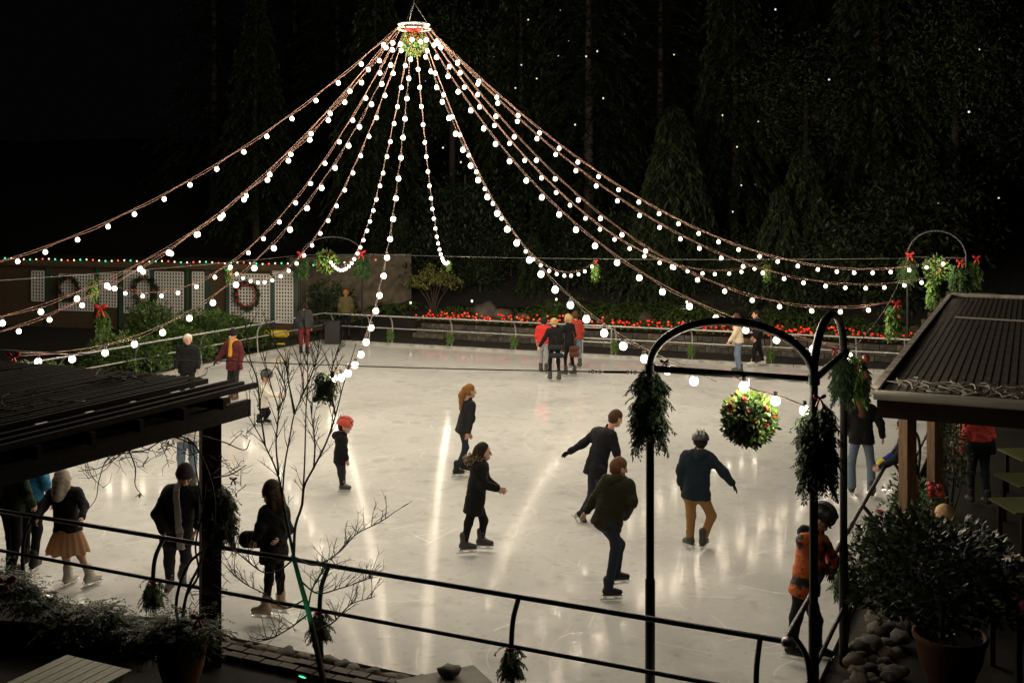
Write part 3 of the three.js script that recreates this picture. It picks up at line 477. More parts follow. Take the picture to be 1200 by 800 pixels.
function lightString(end, mid, label, first = 0.35) {
  const dir = Math.atan2(end.z - RING.z, end.x - RING.x), a = RING.clone().add(V(Math.cos(dir) * 0.36, -0.05, Math.sin(dir) * 0.36)), q = end.clone().sub(a);
  // the sag that brings the curve through the point where the photograph shows it
  let t0 = 0.5, best = 1e9; for (let i = 1; i < 400; i++) { const t = i / 400, p = a.clone().addScaledVector(q, t), e = Math.abs(600 - p.x / p.z * LENS - mid[0]); if (e < best) { best = e; t0 = t; } }
  const m0 = a.clone().addScaledVector(q, t0); if (mid.length > 2) { best = 1e9; }
  const sag = Math.max(0.3, (m0.y - (EYE + (mid[1] - LEVEL) * m0.z / LENS)) / (4 * t0 * (1 - t0)));
  const f = t => a.clone().addScaledVector(q, t).add(V(0, -4 * sag * t * (1 - t), 0));
  const g = thing('light_string', label, 'string lights', a.clone(), 'festoon light strings fanning from the ring'), o = p => p.sub(a);
  const N = 120, L = [0]; for (let i = 1; i <= N; i++) L.push(L[i - 1] + f(i / N).distanceTo(f((i - 1) / N)));
  const tAt = s => { let i = 1; while (i < N && L[i] < s) i++; return (i - 1 + (s - L[i - 1]) / (L[i] - L[i - 1])) / N; };
  part(g, 'cable', tube(Array.from({ length: 41 }, (_, i) => o(f(i / 40))), 0.0055, 80, 5), M.cord);
  const cord = [], n = Math.floor((L[N] - first - 0.1) / 0.645), ph = rr(0, 6);
  for (let i = 0; i <= 160; i++) { const s = L[N] * i / 160, p = o(f(tAt(s))); cord.push(p.add(V(0.012 * Math.sin(s * 5 + ph), -0.035 - 0.014 * Math.sin(s * 4.9 + ph), 0.012 * Math.cos(s * 6)))); }
  part(g, 'cord', tube(cord, 0.005, 240, 4), M.cord);
  for (let i = 0; i <= n; i++) {
    const p = o(f(tAt(first + i * 0.645 + rr(-0.04, 0.04)))).add(V(0, -0.065, 0));
    const b = part(g, 'bulb', BULB_G, M.bulb, p.clone().add(V(0, -0.055, 0)), [rr(-0.15, 0.15), 0, rr(-0.15, 0.15)]); b.castShadow = false;
    part(b, 'socket', SOCKET, M.socket, V(0, 0.07, 0));
    const l = new THREE.PointLight(WARM, BULB, 0, 2); l.position.set(0, 0, 0); l.castShadow = true; l.shadow.radius = 2.4; b.add(l); nBulbs++;
  }
  return end;
}
const ends = {};
const pinned = (key, c, px, py, dx = 0) => { const p = cables[c].f(px); return ends[key] = p.add(V(dx, -0.03, 0)); };
// [key, where it ends, a point of the photograph it passes, label]
const S = [
  ['a', () => V(-13.6, 3.2, -23.2), [182, 232], 'topmost string of bulbs on the side of the lattice shed'],
  ['b', () => V(-15.6, 3.2, -19.6), [255, 250], 'upper of two strings of bulbs running together to the dark corner'],
  ['c', () => pinned('c', 'near', -230), [230, 267], 'lower of two strings of bulbs running together to the dark corner'],
  ['d', () => pinned('d', 'left', 108), [300, 282], 'string of bulbs dipping before the lattice and ending at a green sprig'],
  ['e', () => pinned('e', 'near', 22), [260, 338], 'string of bulbs ending lowest above the dark pergola roof'],
  ['f', () => pinned('f', 'left', 268), [367, 280], 'string of bulbs ending in a dip above the wreathed lattice panel'],
  ['g', () => FLa.clone().lerp(FLb, 0.45).setY(2.98), [428, 270], 'string of bulbs curling up to the far arch by the shed'],
  ['h', () => pinned('h', 'near', 389), [454, 290], 'string of bulbs ending over the ice above a dark hanging sprig'],
  ['i', () => pinned('i', 'far', 526), [510, 262], 'short steep string of bulbs ending above the clipped shrub'],
  ['j', () => pinned('j', 'far', 698), [582, 241], 'string of bulbs curling up to the far cable above the trio of friends'],
  ['k', () => KL.clone().lerp(K, 0.42).setY(3.37), [668, 346], 'string of bulbs descending past the holly ball to the near arch'],
  ['l', () => pinned('l', 'right', 1004), [753, 319], 'string of bulbs ending behind the narrow arch of the near corner'],
  ['m', () => at(1048, 352, 25.4), [784, 304], 'string of bulbs ending at a green sprig left of the metal roof'],
  ['n', () => pinned('n', 'far', 899), [711, 269], 'string of bulbs ending midway along the far cable'],
  ['o', () => at(1124, 299, 32.7), [797, 257], 'highest string of bulbs on the side of the metal roof'],
  ['p', () => at(1093, 323, 31.2), [783, 266], 'second highest string of bulbs on the side of the metal roof'],
];
for (const [key, end, mid, label] of S) ends[key] = lightString(end(), mid, label, rr(0.25, 0.5));
{ // the tail of that string goes on below the crossbar to the thick post
  const g = scene.children.filter(o => o.name.startsWith('light_string'))[10], A = ends.k, pts = [A.clone(), at(862, 442, 11.35), at(880, 455, 11.25), at(905, 462, 11.2), at(930, 470, 11.1), K.clone().setY(3.1)].map(p => p.sub(g.position));
  part(g, 'cord', tube(pts, 0.007, 30, 5), M.cord);
  for (const [x, y, d] of [[872, 452, 11.3], [909, 469, 11.2], [943, 480, 11.1]]) { const p = at(x, y, d).sub(g.position), b = part(g, 'bulb', BULB_G, M.bulb, p); part(b, 'socket', SOCKET, M.socket, V(0, 0.07, 0)); const l = new THREE.PointLight(WARM, BULB, 0, 2); l.castShadow = true; l.shadow.radius = 2.4; b.add(l); nBulbs++; }
}
console.log('bulbs', nBulbs);

// ---------------------------------------------------------------- greenery hung about the place
const FIR = tones([0.035, 0.075, 0.03], [0.05, 0.1, 0.035], [0.03, 0.06, 0.028]), LIME = tones([0.1, 0.19, 0.03], [0.07, 0.15, 0.03], [0.13, 0.2, 0.05]), HOLLY = tones([0.07, 0.15, 0.025], [0.12, 0.2, 0.03], [0.2, 0.27, 0.05], [0.04, 0.09, 0.02]);
const bowGeo = (() => { const l = []; for (const k of [-1, 1]) { l.push(new THREE.SphereGeometry(0.062, 10, 8).scale(1.25, 0.8, 0.55).rotateZ(k * 0.5).translate(k * 0.085, 0.035, 0.01)); l.push(limb([V(0, 0, 0), V(k * 0.05, -0.1, 0.03), V(k * 0.085, -0.2, 0.02)], 0.02, 0.034, 8, 6)); } l.push(new THREE.SphereGeometry(0.035, 8, 6)); return join(l); })();
function sprigs(h, w, n, tone, leaf) { const l = new Leaves(); for (let i = 0; i < n; i++) { const a = rr(0, 6.283), t = rnd() ** 0.8, p = V(Math.cos(a) * w * 0.15, -t * h * 0.55, Math.sin(a) * w * 0.12); l.spray(p, V(Math.cos(a), rr(-1.3, 0.1), Math.sin(a)), w * rr(0.4, 0.66), rr(0.8, 1.6), 9, leaf, leaf * 0.3, tone); } for (let i = 0; i < n * 0.5; i++) { const a = rr(0, 6.283); l.spray(V(Math.cos(a) * w * 0.1, -h * rr(0.3, 0.6), Math.sin(a) * w * 0.1), V(Math.cos(a) * 0.5, -1, Math.sin(a) * 0.5), h * rr(0.25, 0.42), 0.3, 9, leaf, leaf * 0.3, tone); } return l.build(); }
const SWAG_NEAR = sprigs(1.15, 0.46, 360, FIR, 0.07), SWAG_FAR = sprigs(1.25, 0.75, 90, tones([0.05, 0.11, 0.035], [0.075, 0.14, 0.04]), 0.13), SPRIG_FAR = sprigs(0.8, 0.36, 44, LIME, 0.12), SPRIG_NEAR = sprigs(0.42, 0.26, 80, tones([0.03, 0.07, 0.025], [0.07, 0.13, 0.03]), 0.05);
function swag(name, geo, p, label, opt = {}) {
  const g = thing(name, label, opt.cat ?? 'swag', p.clone(), opt.group ?? 'evergreen swags on the arch posts'); const f = part(g, 'foliage', geo, M.foliage); if (opt.scale) f.scale.setScalar(opt.scale); f.rotation.y = rr(0, 6);
  if (opt.bow) part(g, 'bow', bowGeo, opt.bowMat ?? M.red, V(opt.bx ?? 0, 0.05, opt.bz ?? 0.18)).scale.setScalar(opt.bow);
  for (let i = 0; i < (opt.baubles ?? 0); i++) { const a = i * 2.3; part(g, 'bauble', new THREE.SphereGeometry(opt.br ?? 0.05, 10, 8), [M.pinkBauble, M.bauble, M.red][i % 3], V(Math.cos(a) * 0.1, -0.05 - 0.07 * i, 0.08 + 0.06 * Math.sin(a))); }
  return g;
}
swag('evergreen_swag', SWAG_NEAR, KL.clone().setY(3.42).add(V(0, 0, 0.02)), 'dark fir swag tied round the single near arch post', { bow: 0.3, bx: 0.14, bz: 0.02, scale: 0.82 });
swag('evergreen_swag', SWAG_NEAR, K.clone().setY(3.2).add(V(0.02, 0, 0.02)), 'dark fir swag on the thick near corner post, dull red bow on top', { bow: 0.4, bx: 0.0, bz: 0.12, scale: 0.85, bowMat: M.darkRed });
swag('evergreen_swag', SWAG_NEAR, KR.clone().setY(3.4).add(V(-0.02, 0, 0.02)), 'fir swag on the outer post of the narrow near arch', { bow: 0.3, bx: -0.1, bz: 0.06, scale: 0.55, bowMat: M.darkRed });
swag('evergreen_swag', SWAG_FAR, FRa.clone().setY(3.35), 'fir swag with red bow on the inner post of the far roof-side arch', { bow: 0.85, scale: 0.75 });
swag('evergreen_swag', SWAG_FAR, FRb.clone().setY(3.2).add(V(-0.28, 0, 0.1)), 'fir swag with red bow before the outer post of the far roof-side arch', { bow: 0.8, scale: 0.7 });
swag('evergreen_swag', SPRIG_FAR, FRb.clone().setY(3.3).add(V(0.22, 0, 0)), 'narrow fir swag outside the far roof-side arch', { bow: 0.8, scale: 1.1 });
swag('evergreen_swag', SWAG_FAR, FLa.clone().setY(3.0), 'fir swag with red bow on the arch post above the lattice shed', { bow: 0.9, scale: 0.75 });
swag('evergreen_swag', SWAG_FAR, FLb.clone().setY(3.0), 'fir swag with red bow on the arch post above the tan wall', { bow: 1.1, scale: 0.8 });
for (const [k, l, s, b] of [['d', 'green sprig at the end of the string dipping before the lattice', 0.8, 0], ['e', 'dark sprig with red bow hanging over the pergola roof', 0.6, 0.6], ['f', 'green sprig hanging just above the wreathed lattice panel', 0.7, 0], ['i', 'green sprig at the foot of the short steep string', 0.5, 0], ['j', 'yellow green sprig at the string end above the trio of friends', 0.8, 0.4], ['l', 'bright green sprig with baubles behind the narrow near arch', 0.9, 0.0], ['m', 'green sprig with pink baubles left of the metal roof', 1.0, 0.7], ['n', 'yellow green sprig midway along the far cable', 0.7, 0], ['p', 'green sprig below the ball in the far roof-side arch', 1.0, 0]])
  swag('hanging_sprig', SPRIG_FAR, ends[k].clone().add(V(0, -0.08, 0)), l, { cat: 'sprig', group: 'sprigs where the light strings end', scale: s, bow: b, baubles: ['l', 'm', 'f'].includes(k) ? 4 : 0, br: 0.05 });
swag('hanging_sprig', SPRIG_NEAR, ends.h.clone().add(V(-0.08, -0.02, 0.02)), 'dark sprig with small baubles hanging in front of the ice', { cat: 'sprig', group: 'sprigs where the light strings end', baubles: 5, br: 0.03 });
// holly balls
function hollyBall(p, r, n, leaf, label, tone, berries) {
  const g = thing('holly_ball', label, 'greenery ball', p.clone(), 'round holly balls hung under the arches'), l = new Leaves();
  for (let i = 0; i < n; i++) { const z = rr(-1, 1), a = rr(0, 6.283), s = Math.sqrt(1 - z * z), q = V(s * Math.cos(a), z, s * Math.sin(a)), k = r * rr(0.7, 0.93) * (1 + 0.14 * noise.noise(q.x * 3, q.y * 3, q.z * 3)); l.add(q.clone().multiplyScalar(k), q.clone().add(V(rr(-0.8, 0.8), rr(-0.7, 0.8), rr(-0.8, 0.8))), q.clone().add(V(rr(-0.5, 0.5), rr(-0.3, 0.8), rr(-0.5, 0.5))), leaf * rr(0.7, 1.25), leaf * 0.62, tone()); }
  part(g, 'foliage', l.build(), M.glossLeaf); part(g, 'moss_core', new THREE.IcosahedronGeometry(r * 0.74, 2), std(0.012, 0.02, 0.008, 0.95));
  for (let i = 0; i < berries; i++) { const z = rr(-0.8, 0.9), a = rr(0, 6.283), s = Math.sqrt(1 - z * z), q = V(s * Math.cos(a), z, s * Math.sin(a)).multiplyScalar(r * 0.93), f = []; for (let k = 0; k < 5; k++) f.push(new THREE.SphereGeometry(r * 0.045, 6, 5).translate(Math.cos(k * 1.256) * r * 0.05, rr(-0.01, 0.01), Math.sin(k * 1.256) * r * 0.05)); part(g, 'red_berry', join(f), M.red, q, [rr(0, 3), rr(0, 3), rr(0, 3)]); }
  part(g, 'hanger', tube([V(0, r * 0.8, 0), V(0, r + 0.12, 0)], 0.008, 2, 5), M.steelCable);
  return g;
}
hollyBall(at(878, 491, 11.4), 0.28, 1300, 0.062, 'round ball of glossy holly with red berries under the near arch', HOLLY, 26);
hollyBall(RING.clone().add(V(0, -0.42, 0)), 0.27, 420, 0.09, 'lime green ball hanging inside the ring of lights', LIME, 14);
part(scene.children[scene.children.length - 1], 'bow', bowGeo, M.red, V(0, 0.27, 0.1)).scale.setScalar(1.4);
hollyBall(FRa.clone().lerp(FRb, 0.5).setY(3.0), 0.36, 420, 0.12, 'ball of greenery under the far roof-side arch', LIME, 12);
hollyBall(FLa.clone().lerp(FLb, 0.42).setY(2.72), 0.4, 420, 0.14, 'ball of greenery under the arch by the shed', LIME, 10);
// bunches of fir tied to the railing posts
function railBunch(p, geo, label, s = 1) { const g = thing('railing_bunch', label, 'sprig', p, 'bunches of fir tied to the railing posts'); part(g, 'foliage', geo, M.foliage).scale.setScalar(s); part(g, 'tie', new THREE.TorusGeometry(0.05 * s, 0.012, 6, 12).rotateX(1.57), M.darkRed, V(0, -0.04, 0)); }
for (const [px, l] of [[607, 'dark fir bunch on the near rail post below the skaters'], [384, 'dark fir bunch on the rail post behind the bare tree'], [190, 'dark fir bunch on the rail post at the legs of the capped man']]) { const t = along(C.nearRight, C.nearLeft, px); railBunch(C.nearRight.clone().lerp(C.nearLeft, t).addScaledVector(U1, -0.16).setY(0.6), SPRIG_NEAR, l, 1.0); }
railBunch(C.nearRight.clone().lerp(C.farRight, 0.115).addScaledVector(U2, -0.14).setY(1.06), SPRIG_NEAR, 'large dark fir bunch on the rail post beside the orange jacket', 1.35);
railBunch(C.nearRight.clone().lerp(C.farRight, 0.215).addScaledVector(U2, -0.2).setY(1.0), sprigs(1.0, 0.7, 120, FIR, 0.07), 'tall fir bunch with red berries on the rail by the wooden posts', 1);
[[457, 'second'], [527, 'third'], [602, 'fourth'], [720, 'fifth'], [810, 'sixth'], [903, 'seventh']].forEach(([px, w]) => { const t = along(C.farLeft, C.farRight, px); railBunch(C.farLeft.clone().lerp(C.farRight, t).addScaledVector(U1, 0.02).setY(0.55), SPRIG_FAR, `green fir bunch on the far railing, ${w} post from the shed`, 0.55); });
// ================================================================ the pergola on this side, dark against the ice
{
  const P0 = at(246, 225, 12.75).setY(0), P1 = P0.clone().addScaledVector(U1, -3.3), P2 = P0.clone().addScaledVector(U2, 6.5);
  const H = 2.79, g = thing('pergola', 'dark timber pergola with a slatted roof beside the bare tree', 'pergola', P0.clone()), o = p => p.clone().sub(P0);
  const post = p => part(g, 'post', box(0.21, H + 0.02, 0.21), M.darkPost, o(p).setY((H - 0.08) / 2), [0, 0.42, 0]);
  post(P0); post(P1); post(P2);
  const b = (a, c, y, w, h, n) => part(g, n, beam(o(a).setY(y), o(c).setY(y), w, h), M.darkWood);
  for (const k of [-0.145, 0.145]) b(P0.clone().addScaledVector(U1, 0.5).addScaledVector(U2, k), P1.clone().addScaledVector(U1, -1.5).addScaledVector(U2, k), H - 0.045, 0.06, 0.19, 'beam');
  for (const k of [0, 6.4]) b(P0.clone().addScaledVector(U2, k + 0.3).addScaledVector(U1, 0.5), P1.clone().addScaledVector(U2, k + 0.3).addScaledVector(U1, -1.5), H - 0.065, 0.05, 0.22, 'beam');
  // rafters across the beams, fine slats along them
  for (let s = -4.6; s <= 0.5; s += 0.64) b(P0.clone().addScaledVector(U1, s).addScaledVector(U2, -0.3), P0.clone().addScaledVector(U1, s).addScaledVector(U2, 6.9), H + 0.11, 0.055, 0.12, 'rafter');
  for (let s = 0.52; s < 6.8; s += 0.1) b(P0.clone().addScaledVector(U2, s).addScaledVector(U1, 0.58 + rr(-0.03, 0.03)), P0.clone().addScaledVector(U2, s + rr(-0.01, 0.01)).addScaledVector(U1, -4.7), H + 0.2 + rr(-0.004, 0.004), 0.05, 0.06, 'slat');
  for (const s of [-0.18, 0.0, 0.2]) b(P0.clone().addScaledVector(U2, s).addScaledVector(U1, 0.58), P0.clone().addScaledVector(U2, s).addScaledVector(U1, -4.7), H + 0.2, 0.05, 0.06, 'slat');
  // the fir garland on the post
  swag('evergreen_swag', SWAG_NEAR, P0.clone().addScaledVector(U2, -0.16).setY(2.0), 'fir bunch with a small red bow on the pergola post', { scale: 0.7, bow: 0.28, bx: 0.14, bz: 0.05 });
  // climbing vine
  const v = thing('climbing_vine', 'bare twisted vine climbing the pergola post from a pot', 'vine', at(212, 745, 12.1)), q = (px, py, d = 12.35) => at(px, py, d).sub(v.position);
  const stems = [[[212, 752], [214, 715], [222, 685], [236, 655], [240, 620], [232, 575], [228, 520], [234, 490]], [[210, 752], [218, 700], [234, 672], [228, 640], [238, 600], [246, 560], [262, 545]], [[213, 752], [208, 705], [220, 660], [241, 640], [250, 590], [240, 540], [215, 512], [180, 518], [150, 526], [118, 548], [92, 552]], [[228, 522], [200, 512], [170, 528], [128, 536], [116, 560], [112, 585], [100, 598]], [[150, 526], [158, 548], [158, 568], [165, 580]], [[236, 510], [262, 518], [285, 527], [292, 515]], [[250, 560], [270, 556], [290, 545]]];
  stems.forEach((s, i) => part(v, 'stem', limb(s.map(([x, y], k) => q(x + rr(-2, 2), y, 12.45 + 0.14 * Math.sin(k * 2 + i))), i < 3 ? 0.02 : 0.0085, 0.004, 40, 6), M.twig));
  const tw = [], twig = (a, n, len, r) => { const d = V(rr(-1, 1), rr(-0.8, 0.7), rr(-0.6, 0.6)).normalize(), m = a.clone().addScaledVector(d, len * 0.5).add(V(rr(-0.03, 0.03), rr(-0.03, 0.03), 0)), b = a.clone().addScaledVector(d, len).add(V(rr(-0.06, 0.06), rr(-0.05, 0.06), rr(-0.04, 0.04))); tw.push(limb([a, m, b], r, r * 0.45, 5, 4)); if (n > 0) for (let k = 0; k < 3; k++) twig(a.clone().lerp(b, rr(0.3, 1)), n - 1, len * rr(0.4, 0.7), r * 0.6); };
  for (let i = 0; i < 44; i++) { const x = rr(92, 238), y = 534 + rr(-10, 12) - (x - 95) * 0.13; twig(q(x, y, 12.4 + rr(-0.2, 0.2)), 1, rr(0.15, 0.34), 0.0055); }
  for (let i = 0; i < 16; i++) { const x = rr(255, 292), y = rr(505, 600); twig(q(x, y, 12.4 + rr(-0.2, 0.2)), 1, rr(0.12, 0.26), 0.005); }
  for (let i = 0; i < 22; i++) twig(q(rr(216, 262), rr(500, 720), 12.45 + rr(-0.15, 0.15)), 1, rr(0.12, 0.26), 0.005);
  tag(part(v, 'twigs', join(tw), M.twig), null, null, null, 'stuff');
  const lf = new Leaves(); for (let i = 0; i < 5; i++) lf.add(q(163, 578), V(Math.cos(i * 1.25), -0.5, Math.sin(i * 1.25)), V(0, 1, 0), 0.07, 0.03, col(0.06, 0.045, 0.02)); part(v, 'dry_leaf', lf.build(), M.foliage);
  const vt = thing('roof_vine', 'thin leafless vine sprawling over the slatted pergola roof', 'vine', P0.clone().setY(3.04)); for (let i = 0; i < 26; i++) { const a = V(0, 0, 0).addScaledVector(U2, rr(0, 5.5)).addScaledVector(U1, rr(-2.5, 0.5)).setY(-0.02), pts = [a]; for (let k = 0; k < 4; k++) pts.push(pts[k].clone().add(V(rr(-0.3, 0.3), rr(-0.01, 0.07), rr(-0.3, 0.3)))); part(vt, 'tendril', limb(pts, 0.007, 0.003, 12, 4), i % 4 ? M.twig : M.greyTwig); }
}
// terracotta pots
const potGeo = (r, h) => new THREE.LatheGeometry([[0, 0.02], [r * 0.62, 0.02], [r * 0.66, 0.05], [r * 0.9, h * 0.5], [r, h * 0.86], [r * 1.06, h * 0.9], [r * 1.08, h * 0.98], [r * 1.0, h], [r * 0.92, h * 0.96], [r * 0.9, h * 0.88]].map(q => new THREE.Vector2(q[0], q[1])), 36);
function pot(p, r, h, label) { const g = thing('plant_pot', label, 'pot', p); part(g, 'pot', potGeo(r, h), M.terracotta); part(g, 'soil', new THREE.CylinderGeometry(r * 0.9, r * 0.85, 0.03, 24), M.soil, V(0, h * 0.88, 0)); return g; }
pot(at(212, 225, 12.1).setY(-0.03), 0.26, 0.52, 'terracotta pot at the foot of the pergola post');
pot(at(1114, 225, 12.2).setY(-0.02), 0.36, 0.55, 'large terracotta pot holding the dark leafy shrub');
// green slatted tables
function table(p, turn, w, l, n, label) {
  const g = thing('slatted_table', label, 'table', p, 'pale green slatted tables'); g.rotation.y = turn;
  for (let i = 0; i < n; i++) part(g, 'slat', box(w / n - 0.012, 0.03, l), M.paleGreen, V(-w / 2 + (i + 0.5) * w / n, 0.735, 0));
  for (const z of [-l * 0.38, l * 0.38]) part(g, 'batten', box(w * 0.94, 0.04, 0.07), M.paleGreen, V(0, 0.7, z));
  for (const x of [-1, 1]) for (const z of [-1, 1]) part(g, 'leg', box(0.06, 0.68, 0.06), M.darkPost, V(x * w * 0.42, 0.34, z * l * 0.38));
  return g;
}
table(V(-4.2, -0.03, -10.44), -0.445, 0.84, 1.2, 7, 'wet pale green slatted table under the pergola');
for (const [px, d, dp, l] of [[1222, 19.7, 0.9, 'farthest green slatted table in the pavilion'], [1222, 17.95, 0.85, 'green slatted table in the pavilion behind the walker in the red jacket'], [1220, 16.5, 0.8, 'green slatted table behind the one with the paper plate'], [1222, 13.75, 0.75, 'green slatted table with a paper plate beside the potted shrub'], [1224, 12.45, 0.7, 'nearest green slatted table beside the potted shrub, pink glove on it']])
  table(at(px, 225, d).setY(-0.02), Math.PI / 2 + 0.06, dp, 1.15, 7, l);
{ const g = thing('paper_plate', 'crumpled paper plate lying on a green slatted table', 'plate', at(1186, 651, 13.95)); part(g, 'plate', new THREE.CylinderGeometry(0.13, 0.09, 0.025, 20), M.paper); part(g, 'napkin', (() => { const q = new THREE.PlaneGeometry(0.2, 0.14, 6, 4); q.rotateX(-1.4); const p = q.attributes.position; for (let i = 0; i < p.count; i++) p.setY(i, p.getY(i) + 0.03 * noise.noise(p.getX(i) * 20, 1, p.getZ(i) * 20)); q.computeVertexNormals(); return q; })(), M.paper, V(0.02, 0.04, 0)); g.position.y = 0.745; }
{ const g = thing('pink_glove', 'bright pink glove left on the nearest green table', 'glove', at(1196, 697, 12.4)); g.position.y = 0.79; const m = cloth(0.75, 0.05, 0.2); const h = part(g, 'glove', HAND, m, null, [-1.3, 1.5, 0]); h.scale.setScalar(1.25); const h2 = part(g, 'cuff', blob([[V(0, 0.02, 0), V(0, 0.1, 0), 0.045, 0.05]], 0.02, 0.01), m, null, [-1.3, 1.5, 0]); }
// dark leafy shrub in the pot
function shrub(name, p, w, h, n, leaf, tone, label, cat, opt = {}) {
  const g = thing(name, label, cat, p, opt.group), st = [], l = new Leaves();
  for (let i = 0; i < (opt.stems ?? 14); i++) {
    const a = rr(0, 6.283), r = Math.sqrt(rnd()) * w * 0.5, top = V(Math.cos(a) * r, h * rr(0.45, 0.95) * (1 - 0.35 * (r / w * 2) ** 2), Math.sin(a) * r), base = V(Math.cos(a) * 0.06, opt.y0 ?? 0, Math.sin(a) * 0.06);
    st.push(limb([base, base.clone().lerp(top, 0.5).add(V(rr(-0.08, 0.08), 0.06, rr(-0.08, 0.08))), top], 0.014, 0.004, 8, 5));
  }
  part(g, 'stems', join(st), M.twig);
  for (let i = 0; i < n; i++) {
    const a = rr(0, 6.283), c = rr(-0.5, 1), s = Math.sqrt(1 - c * c * 0.95), k = Math.cbrt(rr(0.03, 1)) * (1 + 0.18 * noise.noise(Math.cos(a) * 2, c * 2, Math.sin(a) * 2) * 2), q = V(Math.cos(a) * s * w * 0.5 * k, h * 0.5 + c * h * 0.5 * k, Math.sin(a) * s * w * 0.5 * k); if (q.y < (opt.y0 ?? 0.02)) q.y = (opt.y0 ?? 0.02) + rr(0, 0.2);
    const out = V(Math.cos(a), c * 0.6 + 0.2, Math.sin(a)); for (let m = 0; m < (opt.whorl ?? 1); m++) l.add(q, out.clone().add(V(rr(-0.9, 0.9), rr(-0.7, 0.5), rr(-0.9, 0.9))), V(rr(-0.4, 0.4), 1, rr(-0.4, 0.4)), leaf * rr(0.7, 1.2), leaf * (opt.thin ?? 0.4), tone());
  }
  part(g, 'leaves', l.build(), opt.mat ?? M.glossLeaf); return g;
}
shrub('potted_shrub', at(1100, 225, 12.25).setY(0.42), 1.75, 1.3, 2200, 0.095, tones([0.02, 0.036, 0.014], [0.026, 0.045, 0.018], [0.016, 0.028, 0.012]), 'dark glossy leaved shrub filling the near corner by the pavilion', 'shrub', { whorl: 5, stems: 24 });
shrub('holly_bush', at(1075, 225, 16.6).setY(-0.02), 1.0, 1.15, 340, 0.09, tones([0.045, 0.09, 0.03], [0.06, 0.11, 0.03]), 'small green bush with red flowers at the foot of the wooden posts', 'shrub', { whorl: 4 });
{ const g = scene.children[scene.children.length - 1]; for (let i = 0; i < 7; i++) part(g, 'flower', new THREE.IcosahedronGeometry(0.05, 1), M.red, V(rr(-0.3, 0.3), rr(0.9, 1.12), rr(0.1, 0.35))); }
shrub('pavilion_shrub', at(1112, 225, 18.6).setY(-0.02), 0.55, 2.1, 520, 0.09, tones([0.05, 0.1, 0.03], [0.035, 0.07, 0.025]), 'tall narrow green shrub behind the wooden pavilion posts', 'shrub', { whorl: 4 });
